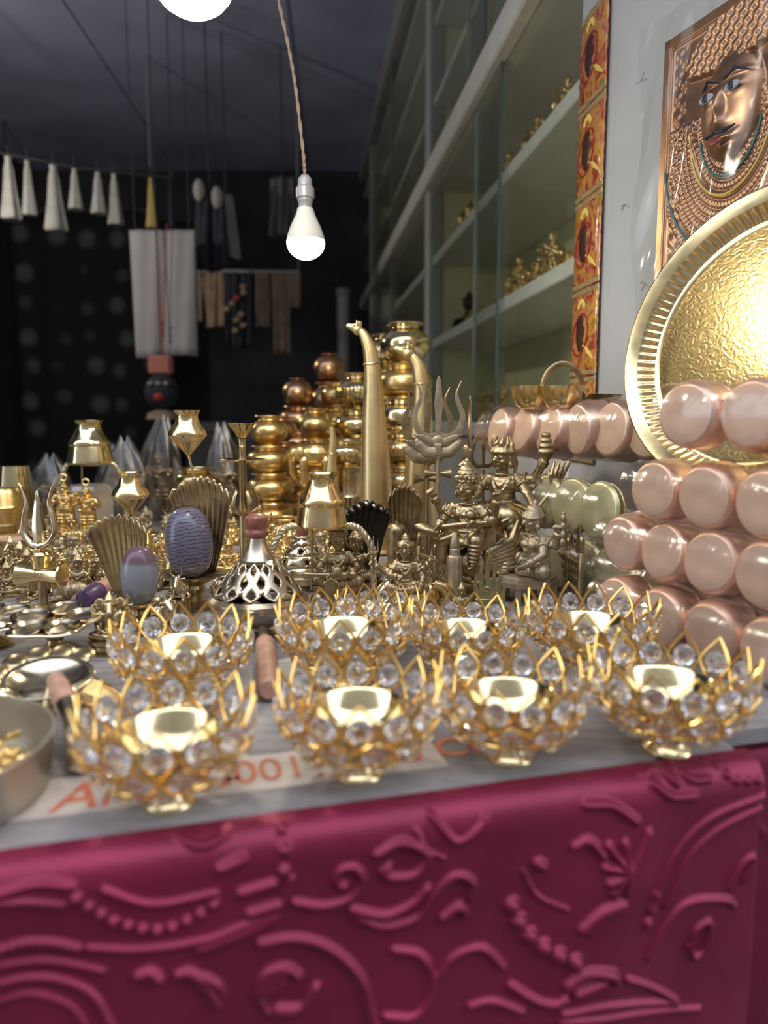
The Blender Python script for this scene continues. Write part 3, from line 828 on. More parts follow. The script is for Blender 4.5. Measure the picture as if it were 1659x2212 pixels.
def lattice(mb, P, n, rows, hole=.62, pts_e=4, power=1.4):
    """diamond tiles with rounded holes on the surface of revolution P(v) -> (r, z)"""
    dv = 1.0 / (rows + 1); du = .5 / n
    def S(u, v):
        r, z = P(min(1, max(0, v))); a = 2 * math.pi * u
        return (r * math.cos(a), r * math.sin(a), z)
    for j in range(rows):
        for i in range(n):
            cu = (i + .5 * (j % 2)) / n; cv = (j + 1) * dv
            outer = []; C = [(du, 0), (0, dv), (-du, 0), (0, -dv)]
            for k in range(4):
                a, b = C[k], C[(k + 1) % 4]
                for q in range(pts_e): t = q / pts_e; outer.append((lerp(a[0], b[0], t), lerp(a[1], b[1], t)))
            m = len(outer); inner = []
            for (x, y) in outer:
                X, Y = x / du, y / dv; l = (abs(X) ** power + abs(Y) ** power) ** (1 / power)
                inner.append((x / l * hole, y / l * hole))
            mid = [((o[0] + q[0]) / 2, (o[1] + q[1]) / 2) for o, q in zip(outer, inner)]
            v = [S(cu + x, cv + y) for x, y in outer] + [S(cu + x, cv + y) for x, y in mid] + [S(cu + x, cv + y) for x, y in inner]
            f = []
            for k in range(m):
                l = (k + 1) % m; f += [(k, l, m + l, m + k), (m + k, m + l, 2 * m + l, 2 * m + k)]
            mb.add(v, f)
    for j, (v0, v1, row) in enumerate(((0, dv, 0), (1, 1 - dv, rows - 1))):
        for i in range(n):
            cu = (i + .5 * (row % 2)) / n
            a = S(cu, v0); b = S(cu + 2 * du, v0); c = S(cu + du, v1)
            mb.add([a, b, c], [(0, 1, 2) if j == 0 else (0, 2, 1)])
def starwall(mb, P, n, rows, stars, size=.3):
    """square tiles on P(v); tiles listed in stars get a five-pointed hole"""
    def S(u, v):
        r, z = P(v); a = 2 * math.pi * u; return (r * math.cos(a), r * math.sin(a), z)
    for j in range(rows):
        for i in range(n):
            cu, cv = (i + .5 * (j % 2)) / n, (j + .5) / rows
            du, dv = .5 / n, .5 / rows
            outer = []; 
            for k in range(20):
                a = 2 * math.pi * k / 20 + math.pi / 4
                c, s = math.cos(a), math.sin(a); l = max(abs(c), abs(s)); outer.append((c / l * du, s / l * dv))
            r0, _ = P(cv); _, za = P(max(0, cv - dv)); _, zb = P(min(1, cv + dv))
            kx = 1 / (2 * math.pi * max(r0, 1e-4)); kz = 2 * dv / max(1e-6, abs(zb - za))
            if (j, i % 2 if stars == 'alt' else i) in (stars if stars != 'alt' else ()) or stars == 'all':
                inner = []
                for k in range(20):
                    a = 2 * math.pi * k / 20 + math.pi / 4
                    ph = ((a - math.pi / 2) % (2 * math.pi / 5)) / (2 * math.pi / 5); ph = abs(ph - .5) * 2
                    rr = size * lerp(.42, 1.0, ph ** 1.3)
                    inner.append((math.cos(a) * rr * kx, math.sin(a) * rr * kz))
                v = [S(cu + x, cv + y) for x, y in outer] + [S(cu + x, cv + y) for x, y in inner]
                mb.add(v, [(k, (k + 1) % 20, 20 + (k + 1) % 20, 20 + k) for k in range(20)])
            else:
                v = [S(cu + x, cv + y) for x, y in outer] + [S(cu, cv)]
                mb.add(v, [(k, (k + 1) % 20, 20) for k in range(20)])
def hood_obj(w, h, ridges, curl, m, parent, name='cobra_hood', M4=None, thick=.0016, fan=.22, nu=70, nv=26):
    def fn(u, v):
        U = u * 2 - 1
        wv = lerp(fan, 1, v ** .75) * (1 - .05 * v * v)
        rb = abs(math.cos(U * ridges * math.pi / 2))
        x = U * w * wv
        z = h * v * (1 - .16 * U * U * v) + .05 * h * rb * v ** 6
        y = -curl * v ** 3.5 - .30 * w * U * U * v + .05 * w * rb * v + .004 * w * math.sin(v * 95)
        return (x, y, z)
    mb = MB()
    if M4 is not None: mb.M = M4
    mb.grid(fn, nu, nv)
    o = mb.build(name, m, parent, True, None)
    return solidify(o, thick, 0)

def face(mb, c, r, yaw=0.0, pitch=0.0, roll=0.0, ear=True, beard=False):
    old = mb.M.copy()
    mb.M = old @ TR(Vector(c)) @ RZ(yaw) @ RX(pitch) @ RY(roll) @ SCL(r)
    mb.ell((0, 0, .10), (.80, .90, .95)); mb.ell((0, -.14, -.38), (.60, .62, .60))
    mb.cap((0, -.80, .16), (0, -1.02, -.16), .10, .17, 8); mb.ell((-.13, -.86, -.20), .10, 8, 6); mb.ell((.13, -.86, -.20), .10, 8, 6)
    for s in (-1, 1):
        mb.limb([(.14 * s, -.86, .27), (.40 * s, -.80, .38), (.66 * s, -.56, .28)], [.07, .08, .05], 7)
        mb.ell((.36 * s, -.74, .10), (.22, .16, .12), 10, 7)
        mb.limb([(.16 * s, -.84, .10), (.37 * s, -.86, .20), (.58 * s, -.66, .12)], [.035, .045, .03], 6)
        mb.limb([(.16 * s, -.84, .06), (.37 * s, -.86, -.02), (.56 * s, -.66, .06)], [.03, .04, .03], 6)
        mb.ell((.42 * s, -.56, -.25), (.24, .26, .22), 9, 7)
        if ear:
            mb.ell((.82 * s, .02, .02), (.11, .22, .36), 9, 7); mb.ell((.86 * s, -.06, -.52), (.19, .19, .24), 9, 7); mb.ring((.86 * s, -.06, -.52), (1, 0, 0), .24, .06, 12, 5)
    mb.limb([(-.26, -.72, -.44), (0, -.84, -.42), (.26, -.72, -.44)], [.05, .09, .05], 7)
    mb.limb([(-.20, -.72, -.54), (0, -.80, -.56), (.20, -.72, -.54)], [.05, .09, .05], 7)
    mb.ell((0, -.62, -.80), (.24, .2, .18), 9, 7)
    mb.ell((0, -.86, .46), .07, 7, 5)
    mb.M = old
def crown(mb, c, r, kind='kirita', yaw=0.0, pitch=0.0):
    old = mb.M.copy(); mb.M = old @ TR(Vector(c)) @ RZ(yaw) @ RX(pitch) @ SCL(r)
    if kind == 'kirita':
        mb.lathe([(0, .3), (.88, .42), (1.0, .50), (1.0, .62), (.90, .68), (.96, .80), (.92, .95), (.80, 1.02), (.84, 1.14), (.72, 1.32), (.62, 1.38), (.65, 1.48), (.48, 1.68), (.36, 1.76), (.40, 1.86), (.2, 2.05), (.22, 2.15), (0, 2.4)], 20, wave=lambda a, z: .05 * math.cos(10 * a + z * 9))
        for k in range(7):
            a = -math.pi / 2 + (k - 3) * .35; mb.ell((.95 * math.cos(a), .95 * math.sin(a), .72 + .18 * (1 - abs(k - 3) / 3)), (.13, .13, .22), 7, 6)
    elif kind == 'hair':
        mb.lathe([(0, .3), (.92, .30), (1.02, .45), (.92, .75), (.6, .95), (0, 1.0)], 20, wave=lambda a, z: .06 * math.cos(14 * a))
        mb.lathe([(0, .8), (.45, .85), (.5, 1.0), (.42, 1.15), (.5, 1.25), (.40, 1.42), (.42, 1.5), (.2, 1.75), (0, 1.85)], 16, wave=lambda a, z: .08 * math.cos(6 * a + z * 8))
        for s in (-1, 1): mb.limb([(.8 * s, .2, .3), (.95 * s, .3, -.3), (.9 * s, .3, -1.0), (1.05 * s, .2, -1.3)], [.22, .2, .18, .1], 8)
        mb.ring((0, -.95, .62), (0, 1, .2), .16, .07, 12, 5)
    elif kind == 'turban':
        for k in range(5): mb.ring((.05 * k, .02, .48 + .17 * k), (.15, -.15, 1), .88 - .12 * k, .17, 22, 8)
        mb.ell((.05, 0, .9), (.7, .7, .6)); mb.ell((.2, .1, 1.5), (.28, .28, .4)); mb.ell((.22, .1, 1.85), .16)
    elif kind == 'flame':
        mb.lathe([(0, .2), (.95, .30), (1.05, .5), (.85, .85), (.4, 1.05), (0, 1.1)], 20, wave=lambda a, z: .06 * math.cos(12 * a))
        for k in range(9):
            a = math.pi * 2 * k / 9; mb.limb([(.7 * math.cos(a), .6 * math.sin(a), .7), (.75 * math.cos(a + .3), .7 * math.sin(a + .3), 1.1), (.5 * math.cos(a + .5), .5 * math.sin(a + .5), 1.55 + .1 * (k % 3))], [.22, .17, .05], 7)
        for s in (-1, 1): mb.limb([(.85 * s, .2, .3), (1.0 * s, .35, -.4), (.95 * s, .3, -1.2)], [.22, .2, .12], 8)
    mb.M = old
def arm(mb, sh, el, ha, k=1.0, fist=True, bang=True):
    k = k * 1.3; mb.limb([sh, el, ha], [.046 * k, .037 * k, .030 * k])
    sh, el, ha = Vector(sh), Vector(el), Vector(ha); d = (ha - el).normalized()
    if bang:
        for t in (.72, .82, .92): mb.ring(el.lerp(ha, t), d, .036 * k, .009 * k, 14, 5)
        d2 = (el - sh).normalized(); mb.ring(sh.lerp(el, .5), d2, .050 * k, .011 * k, 14, 5)
    p = ha + d * .035 * k
    side = d.orthogonal().normalized()
    mb.ell(p, (.036 * k, .030 * k, .036 * k), 9, 7)
    for q in range(4):
        o = side * (.018 * (q - 1.5)) * k
        if fist: mb.limb([p + o, p + o + d * .035 * k + Vector((0, -.02, 0)) * k, p + o + d * .02 * k + Vector((0, -.04, 0)) * k], [.013 * k, .012 * k, .011 * k], 6)
        else: mb.limb([p + o, p + o * 1.2 + d * .045 * k, p + o * 1.2 + d * .075 * k + Vector((0, -.01, 0))], [.013 * k, .012 * k, .009 * k], 6)
def beadchain(mb, P, r, n):
    q = spl(P, 10); L = len(q)
    for k in range(n): mb.ell(q[min(L - 1, int(k * (L - 1) / (n - 1)))], r, 7, 5)
def seated(H, voxel, arms, hs=1.3, cr='kirita', yaw=0.0, hpitch=0.0, legs='lotus', female=False, folds=True, sash=True, name='idol_body', extra=None, pot=0.0):
    mb = MB(); mb.M = SCL(H)
    mb.ell((0, .03, .10), (.21, .17, .13)); mb.ell((0, .01, .22), (.135 + pot * .5, .11 + pot, .12 + pot * .5)); mb.ell((0, 0, .345), (.17, .11, .125))
    mb.cap((-.14, 0, .41), (.14, 0, .41), .055, .055); mb.cap((0, 0, .42), (0, -.008, .52), .056, .05)
    if female:
        for s in (-1, 1): mb.ell((.062 * s, -.075, .345), (.062, .06, .06))
    hs *= 1.14; R = .085 * hs; hc = (0, -.012, .50 + R * .95)
    face(mb, hc, R, yaw, hpitch); crown(mb, hc, R, cr, yaw, hpitch)
    # necklaces and sash
    mb.ring((0, -.01, .435), (0, .35, 1), .085, .014, 22, 6)
    beadchain(mb, [(-.10, -.06, .42), (-.06, -.105, .33), (0, -.12, .27), (.06, -.105, .33), (.10, -.06, .42)], .014, 17)
    beadchain(mb, [(-.075, -.07, .42), (0, -.112, .345), (.075, -.07, .42)], .011, 13)
    if sash:
        for k in range(4): mb.limb([(.15 - .012 * k, -.03, .40 - .03 * k), (.06 - .02 * k, -.105, .32 - .03 * k), (-.08, -.10, .22 - .012 * k), (-.13, -.04, .17 - .01 * k)], [.013] * 4, 6)
    mb.ring((0, .01, .155), (0, .1, 1), .135, .018, 24, 6, (1.1, .9))
    def leg(p, r):
        mb.limb(p, r)
        if folds:
            for i in range(len(p) - 1):
                a, b = Vector(p[i]), Vector(p[i + 1]); d = (b - a).normalized()
                for t in (.2, .38, .56, .74, .9): mb.ring(a.lerp(b, t), d, lerp(r[i], r[i + 1], t) * 1.02, .009, 16, 5)
    if legs == 'lotus':
        for s in (-1, 1):
            leg([(.09 * s, .0, .09), (.29 * s, -.11, .075), (-.01 * s, -.22, .05)], [.105, .085, .055])
            mb.ell((-.06 * s, -.215 - .01 * s, .055), (.075, .04, .032))
    elif legs == 'down':
        leg([(-.09, .0, .09), (-.28, -.12, .08), (.02, -.20, .06)], [.105, .085, .055]); mb.ell((.08, -.205, .05), (.07, .04, .03))
        leg([(.09, .0, .09), (.17, -.23, .09), (.15, -.25, -.15)], [.105, .085, .055]); mb.ell((.15, -.31, -.18), (.038, .08, .03))
    elif legs == 'knee_up':
        leg([(-.09, .0, .09), (-.24, -.17, .27), (-.18, -.27, .03)], [.105, .085, .055]); mb.ell((-.17, -.33, .025), (.045, .085, .03))
        leg([(.09, .0, .09), (.28, -.12, .08), (-.02, -.20, .05)], [.105, .085, .055])
    for a in arms: arm(mb, *a)
    if extra: extra(mb)
    return fuse(mb, name, voxel)
def lotus_base(R, h, m, parent, z=0.0, n=14):
    mb = MB(); mb.M = TR(0, 0, z)
    mb.lathe([(0, 0), (R, 0), (R * 1.02, h * .15), (R * .8, h * .3), (R * .78, h * .55), (R * .95, h * .8), (R * .98, h), (0, h)], 36, wave=lambda a, zz: .05 * abs(math.cos(n * a / 2)) if .1 < zz / max(h, 1e-6) < .95 else 0)
    return mb.build('lotus_base', m, parent)
def bull_mesh(Lk, voxel, name='bull_figure'):
    mb = MB(); mb.M = SCL(Lk)
    mb.ell((0, .1, .26), (.21, .42, .24)); mb.ell((0, -.12, .46), (.12, .14, .14)); mb.ell((0, -.2, .27), (.18, .2, .22))
    mb.limb([(0, -.22, .40), (0, -.36, .56), (0, -.42, .62)], [.16, .12, .11])
    mb.limb([(0, -.40, .64), (0, -.54, .55), (0, -.64, .47)], [.115, .09, .075])
    for s in (-1, 1):
        mb.limb([(.07 * s, -.38, .72), (.16 * s, -.40, .82), (.13 * s, -.42, .95)], [.035, .03, .012], 7)
        mb.limb([(.10 * s, -.38, .64), (.24 * s, -.36, .66)], [.04, .025], 7); mb.ell((.07 * s, -.52, .61), .025, 7, 5)
        mb.limb([(.14 * s, -.2, .12), (.17 * s, -.44, .05), (.12 * s, -.30, .03)], [.08, .05, .04]); mb.limb([(.16 * s, .32, .15), (.24 * s, .10, .06), (.2 * s, .32, .03)], [.12, .06, .04])
    mb.limb([(0, .5, .3), (.1, .56, .15), (.2, .45, .05)], [.03, .025, .03], 7)
    mb.ring((0, -.30, .48), (0, -1, .8), .15, .025, 18, 6)
    for k in range(3): mb.ring((0, -.02 + .14 * k, .27), (0, 1, 0), .225, .014, 20, 5, (.95, 1.05))
    return fuse(mb, name, voxel * Lk)
def ganesh_mesh(H, voxel):
    def ex(mb):
        mb.ell((0, -.02, .60), (.12, .11, .12)); mb.limb([(0, -.10, .60), (0, -.20, .48), (.02, -.20, .34), (.07, -.22, .26), (.12, -.24, .28)], [.06, .05, .04, .034, .028])
        for s in (-1, 1): mb.ell((.17 * s, .02, .59), (.10, .03, .13)); mb.limb([(.05 * s, -.12, .50), (.09 * s, -.19, .45)], [.02, .01], 6)
    return seated(H, voxel, [((-.15, 0, .41), (-.24, -.02, .28), (-.20, -.15, .22)), ((.15, 0, .41), (.24, -.02, .28), (.20, -.15, .22)), ((-.15, .02, .41), (-.27, .0, .40), (-.27, -.04, .54)), ((.15, .02, .41), (.27, 0, .40), (.27, -.04, .54))], 1.1, 'kirita', pot=.06, extra=ex, folds=False)
def standing(H, voxel, cr='kirita', pose=0, extra=None):
    mb = MB(); mb.M = SCL(H)
    for s in (-1, 1):
        mb.limb([(.05 * s, 0, .46), (.06 * s, -.02, .24), (.05 * s, 0, .03)], [.075, .05, .03]); mb.ell((.055 * s, -.04, .015), (.03, .06, .02))
        for t in range(6): mb.ring((.057 * s, -.01, .10 + .055 * t), (0, .2, 1), .04 + .007 * t, .008, 14, 5)
    mb.ell((0, 0, .48), (.12, .09, .09)); mb.ell((0, 0, .57), (.085, .065, .09)); mb.ell((0, 0, .655), (.105, .075, .08))
    mb.cap((-.10, 0, .695), (.10, 0, .695), .042, .042); mb.cap((0, 0, .7), (0, 0, .77), .035, .033)
    face(mb, (0, -.01, .81), .062); crown(mb, (0, -.01, .81), .062, cr)
    mb.ring((0, 0, .50), (0, 0, 1), .115, .016, 22, 6, (1, .8)); mb.ring((0, -.01, .70), (0, .35, 1), .06, .01, 18, 5)
    beadchain(mb, [(-.07, -.05, .70), (0, -.085, .56), (.07, -.05, .70)], .011, 13)
    A = [[((-.11, 0, .69), (-.18, -.03, .57), (-.12, -.13, .62)), ((.11, 0, .69), (.18, -.03, .57), (.10, -.14, .64))], [((-.11, 0, .69), (-.19, 0, .56), (-.17, -.06, .44)), ((.11, 0, .69), (.19, -.02, .58), (.19, -.10, .70))]][pose]
    for a in A: arm(mb, *a, .8)
    if extra: extra(mb)
    mb.ell((0, .02, .3), (.13, .045, .28))
    return fuse(mb, 'idol_body', voxel)
# ------------------------------------------------------------------ middle of the table
# wooden-knobbed incense burner with pierced lid
t = th('incense_burner', 'brass incense burner with pierced lid and red wooden knob behind the lotus bowls', 'burner', 560, .80)
B = M['brass_grey']
MB().lathe([(0, 0), (.020, 0), (.021, .003), (.012, .007), (.012, .010), (.028, .015), (.044, .026), (.052, .034), (.054, .037), (.050, .0375), (.042, .028), (0, .014)], 48).build('lower_bowl', B, t)
lidp = [(.0545, .0375), (.0555, .0395), (.0550, .043), (.0500, .047)]
MB().lathe([(.049, .0375)] + lidp, 48).build('lid_rim', B, t)
def burner_p(v):
    P = spl2([(.0500, .047), (.044, .0545), (.035, .066), (.026, .078), (.020, .0855)], 4)
    k = v * (len(P) - 1); i = min(len(P) - 2, int(k)); return (lerp(P[i][0], P[i + 1][0], k - i), lerp(P[i][1], P[i + 1][1], k - i))
mb = MB(); lattice(mb, burner_p, 12, 3, .44)
solidify(mb.build('pierced_lid', B, t, ang=None, weld=True), .0012, 0)
MB().lathe([(.0206, .0845), (.0165, .090), (.0115, .098), (.0092, .107), (.0085, .112), (0, .112)], 36).build('neck', B, t)
MB().lathe([(0, .109), (.0085, .109), (.0128, .1125), (.0132, .116), (.0105, .119), (.0110, .122), (.0130, .127), (.0122, .132), (.008, .1355), (0, .1365)], 32).build('wooden_knob', M['wood_red'], t)
mb = MB(); mb.box((-.007, -.0585, .034), (.007, -.053, .042), .001); mb.build('clasp', M['steel'], t)
h0 = at(567, 1362, .748) - t.location; h1 = at(572, 1385, .725) - t.location; h2 = at(582, 1492, .598) - t.location
h1.z = max(h1.z, .0125); h2.z = max(h2.z, .0125); h0.z = .022
MB().tube([h0, h1], [.004, .006], 14).build('ferrule', B, t)
MB().tube([h1 + (h2 - h1) * k for k in (0, .03, .06, .5, .94, .98, 1)], [.006, .0085, .0096, .0102, .0102, .0096, .008], 20).build('wooden_handle', M['wood_pink'], t)

# pot held over a braided arch
def arch_stand(px, Y, span, pot_r, pot_h, ztop, label, m_pot, scale=1.0):
    t = th('dripping_pot_stand', label, 'pot stand', px, Y)
    zb = ztop - pot_h
    prof = [(0, .004), (pot_r * .98, 0), (pot_r, .002), (pot_r * .985, pot_h * .06), (pot_r * .88, pot_h * .36), (pot_r * .86, pot_h * .40), (pot_r * .90, pot_h * .44), (pot_r * .90, pot_h * .48), (pot_r * .80, pot_h * .56), (pot_r * .60, pot_h * .74), (pot_r * .50, pot_h * .86), (pot_r * .53, pot_h * .93), (pot_r * .62, pot_h), (pot_r * .58, pot_h), (pot_r * .46, pot_h * .86), (0, pot_h * .7)]
    mb = MB(); mb.M = TR(0, 0, zb); mb.lathe(prof, 48); mb.build('pot', m_pot, t)
    a = MB(); path = spl([(-span, 0, .002), (-span, 0, zb * .45), (-span * .97, 0, zb * .72), (-span * .72, 0, zb * .97), (-span * .45, 0, zb * 1.0), (-pot_r * .2, 0, zb * .99), (pot_r * .2, 0, zb * .99), (span * .45, 0, zb * 1.0), (span * .72, 0, zb * .97), (span * .97, 0, zb * .72), (span, 0, zb * .45), (span, 0, .002)], 12)
    for ph in range(3):
        q = []
        for i, p in enumerate(path):
            tg = (path[min(i + 1, len(path) - 1)] - path[max(0, i - 1)]).normalized(); n1 = Vector((0, 1, 0)); n2 = tg.cross(n1)
            an = i * .75 + ph * 2.094; q.append(p + (n1 * math.cos(an) + n2 * math.sin(an)) * .0021 * scale)
        a.tube(q, .0028 * scale, 7)
    a.build('braided_arch', M['pale_rope'], t)
    MB().tube([(-pot_r * .35, -.004, zb), (-pot_r * .40, -.01, .02)], .0016, 8).build('drip_rod', M['brass_dull'], t)
    return t
z1 = hz(1022, .94)
arch_stand(697, .94, .066, .0335, z1 - hz(1137, .94), z1, 'brass pot held on a braided arch above the reclining couple idol', M['brass'])
z1 = hz(908, 1.45)
arch_stand(204, 1.45, .066, .044, z1 - hz(1000, 1.45), z1, 'bright brass pot on an arch, tallest at the left rear', M['brass_bright'])
t = thing('lantern_glass', 'pale faceted lantern under the bright pot at the left rear', 'lantern', spot(200, 1.54))
MB().lathe([(0, 0), (.05, 0), (.052, .004), (.046, .012), (.046, .09), (.040, .10), (.0, .10)], 6).build('lantern_body', mat('frosted_pale_pane', (.52, .47, .42), .3, .2), t, ang=20)
MB().lathe([(.0465, .012), (.049, .014), (.049, .018), (.0465, .02)], 6).build('lantern_band', M['brass'], t, ang=20)

# star pierced cone burner
t = th('star_burner', 'teardrop brass incense cone burner with star shaped holes', 'burner', 655, 1.03)
Hs = hz(1136, 1.03)
def star_p(v):
    P = spl2([(.034, .012), (.0345, .022), (.0305, .040), (.0225, .057), (.0130, .071), (.0075, Hs - .012)], 4)
    k = v * (len(P) - 1); i = min(len(P) - 2, int(k)); return (lerp(P[i][0], P[i + 1][0], k - i), lerp(P[i][1], P[i + 1][1], k - i))
mb = MB(); starwall(mb, star_p, 10, 6, {(2, i) for i in range(0, 10, 2)} | {(3, i) for i in range(1, 10, 2)}, .0052)
solidify(mb.build('pierced_cover', M['silver_brass'], t, ang=30, weld=True), .0012, -1)
MB().lathe([(0, Hs), (.009, Hs), (.0092, Hs - .004), (.0075, Hs - .012)], 24).build('top_cap', M['wood_red'], t)
MB().lathe([(0, 0), (.030, 0), (.031, .003), (.026, .006), (.037, .010), (.0375, .013), (.034, .0135), (0, .010)], 40).build('base', M['silver_brass'], t)

# oil lamp stem with dish and tulip of prongs
Y = 1.06; t = th('lamp_stem', 'slender brass lamp stem with small cup, wavy dish and tulip prongs', 'oil lamp', 530, Y)
za, zd, zt, zu = hz(914, Y), hz(997, Y), hz(1110, Y), hz(1040, Y)
MB().lathe([(0, za - .022), (.005, za - .021), (.010, za - .014), (.018, za - .003), (.0195, za), (.0175, za - .001), (.009, za - .012), (0, za - .015)], 32).build('cup', M['brass'], t)
MB().lathe([(0, 0), (.024, 0), (.025, .004), (.010, .010), (.007, .02), (.0065, zt), (.0055, zd - .004), (.0075, zd), (.0048, zd + .006), (.0048, zd + .02), (.0056, zd + .022), (.0048, zd + .024), (.0058, za - .022), (0, za - .02)], 20).build('stem', M['brass_mid'], t)
MB().lathe([(0, zd - .002), (.010, zd - .001), (.022, zd + .001), (.0285, zd + .003), (.0285, zd + .004), (.02, zd + .0025), (0, zd + .001)], 48, wave=lambda a, z: .07 * math.cos(12 * a)).build('wavy_dish', M['brass'], t)
for k in range(5):
    a = k * 2 * math.pi / 5 + .35
    p = []
    for (r, zf) in ((.004, 0), (.016, .12), (.021, .32), (.018, .58), (.014, .76), (.019, .92), (.023, 1.0)): p.append((r * math.cos(a), r * math.sin(a), zt + (zu - zt) * zf))
    MB().tube(spl(p, 4), [lerp(.0058, .0014, (i / 24) ** 1.5) for i in range(25)], 8, flat=.5).build('prong', M['brass_mid'], t)

# cow horns in brass: long curved trumpets
def horn(pts, rads, label, m, head=True):
    base = Vector((pts[0].x, pts[0].y, TZ)); t = thing('trumpet_horn', label, 'horn', base)
    P = [Vector(p) - base for p in pts]; P[0].z = .004
    q = spl(P, 8); R = []
    for i in range(len(rads) - 1): R += [lerp(rads[i], rads[i + 1], k / 8) for k in range(8)]
    R.append(rads[-1])
    mb = MB(); mb.tube(q, R, 28); mb.build('horn_body', m, t)
    r0 = R[0]; mb = MB(); mb.ring((P[0].x, P[0].y, .006), (0, 0, 1), r0 * 1.03, .004, 32, 8); mb.build('bell_rim', m, t)
    i = int(len(q) * .58); mb = MB(); mb.ring(q[i], q[i + 1] - q[i - 1], R[i] * 1.02, .0016, 24, 6); mb.build('solder_ring', M['brass_dull'], t)
    if head:
        e = q[-1]; d = (q[-1] - q[-3]).normalized(); k = R[-1] * 1.5
        hb = MB(); hb.ell(e, (k * 1.1, k, k * 1.1)); hb.limb([e, e + d * k * 1.2 + Vector((0, 0, -k * .2)), e + d * k * 2.1 + Vector((0, 0, -k * .5))], [k, k * .75, k * .55])
        for s in (-1, 1):
            hb.limb([e + Vector((0, s * k * .6, k * .8)), e + Vector((-k * .1, s * k * .9, k * 1.7))], [k * .4, k * .1], 6); hb.ell(e + d * k * .8 + Vector((0, s * k * .7, k * .35)), k * .28, 7, 5)
        hb.ell(e + Vector((k * .4, 0, k * 1.1)), k * .6)
        obj('dragon_head', fuse(hb, 'dragon_head', .0012), m, t)
    return t
Y = 1.30
horn([spot(816, Y), at(812, 1040, Y), at(808, 920, Y), at(806, 820, Y), at(800, 760, Y), at(786, 724, Y), at(772, 712, Y)], [.033, .0275, .0215, .0155, .0125, .0085, .0058], 'tall curved brass trumpet horn with a dragon head, the nearer and taller', M['horn'])
Y = 1.38
horn([spot(905, Y), at(906, 1040, Y), at(908, 940, Y), at(912, 860, Y), at(908, 805, Y), at(896, 776, Y), at(882, 764, Y)], [.036, .029, .023, .0175, .0145, .011, .008], 'second curved brass trumpet horn standing behind the flat trident', M['horn'])
Y = 1.46
horn([spot(712, Y), at(714, 1060, Y), at(716, 1000, Y), at(719, 950, Y), at(716, 922, Y)], [.016, .014, .010, .007, .005], 'small plain brass horn left of the tall horns', M['horn'], False)

# tridents on rods
def trident(px, Y, yt, span, m, label, rz=0.0, drum=True, plate=True, lean=0.0):
    t = th('trident', label, 'trident', px, Y, rz)
    H_ = hz(yt, Y); zb = H_ - span * 1.15
    t.rotation_euler = (0, lean, rz)
    s = span * .5
    out = spl2([(s * .05, zb + span * .02), (s * .45, zb - span * .0), (s * .82, zb + span * .16), (s * .92, zb + span * .42), (s * .72, zb + span * .68), (s * .70, zb + span * .85), (s * .86, zb + span * 1.06)], 6)
    n = len(out); w = [s * .13 * (1 - (i / (n - 1)) ** 2.2 * .95) for i in range(n)]
    for sg in (-1, 1):
        mb = MB(); ribbon(mb, [(x * sg, z) for x, z in out], w, .0016); mb.build('side_prong', m, t)
    mb = MB(); ribbon(mb, [(0, zb - span * .05), (0, zb + span * .25), (0, zb + span * .5), (0, zb + span * .62), (0, zb + span * .85), (0, zb + span * 1.05), (0, zb + span * 1.15)], [s * .12, s * .11, s * .14, s * .17, s * .12, s * .09, s * .02], .0017); mb.build('middle_prong', m, t)
    if plate:
        pl = MB(); pl.M = TR(0, 0, zb) @ Matrix.Diagonal((1, .55, 1, 1)) @ TR(0, 0, -zb)
        for sg in (-1, 1):
            pl.limb([(0, 0, zb - span * .12), (.3 * s * sg, -.001, zb - span * .10), (.62 * s * sg, -.001, zb - span * .02), (.9 * s * sg, 0, zb + span * .04)], [.20 * s, .19 * s, .15 * s, .06 * s], 8)
            pl.limb([(.12 * s * sg, 0, zb - span * .32), (.45 * s * sg, -.001, zb - span * .30), (.72 * s * sg, -.001, zb - span * .17), (.80 * s * sg, 0, zb - span * .10), (.66 * s * sg, 0, zb - span * .10)], [.24 * s, .22 * s, .18 * s, .13 * s, .09 * s], 8)
            for k in range(6): pl.limb([(sg * s * (.10 + .12 * k), -.17 * s, zb - span * (.135 - .020 * k)), (sg * s * (.19 + .12 * k), -.17 * s, zb - span * (.045 - .024 * k))], [.022 * s] * 2, 6)
        pl.cap((0, 0, zb - span * .08), (0, 0, zb - span * .40), .26 * s, .17 * s)
        for k in range(3): pl.limb([(s * .09 * (k - 1), -.27 * s, zb - span * .16), (s * .09 * (k - 1), -.22 * s, zb - span * .34)], [.03 * s] * 2, 6)
        obj('relief_plate', fuse(pl, 'relief_plate', .0011), M['brass_dust'], t)
    MB().tube([(0, 0, 0), (0, 0, zb - span * .1)], [.0030, .0030], 14).build('shaft', m, t)
    MB().lathe([(0, 0), (.020, 0), (.020, .003), (.008, .006), (.003, .012), (0, .012)], 24).build('foot', m, t)
    if drum:
        zd = zb - span * .72
        mb = MB(); mb.M = TR(0, .004, zd) @ RY(math.pi / 2); mb.lathe([(0, -s * .52), (s * .20, -s * .52), (s * .20, -s * .46), (s * .10, -s * .2), (s * .08, 0), (s * .10, s * .2), (s * .20, s * .46), (s * .20, s * .52), (0, s * .52)], 20); mb.build('drum', M['brass_dull'], t)
    return t
trident(944, 1.06, 812, .074, M['brass_dust'], 'flat dusty brass trident with a relief plate, the front one of the pair')
trident(921, 1.10, 826, .076, M['brass_dull'], 'darker trident directly behind the front flat trident', .12)
trident(1010, 1.15, 855, .070, M['brass_dull'], 'trident seen nearly edge on, right of the pair', 1.42, True, False)
trident(1040, 1.20, 930, .05, M['brass_dull'], 'low small trident between the edge-on trident and the four armed idol', .5, False, False)
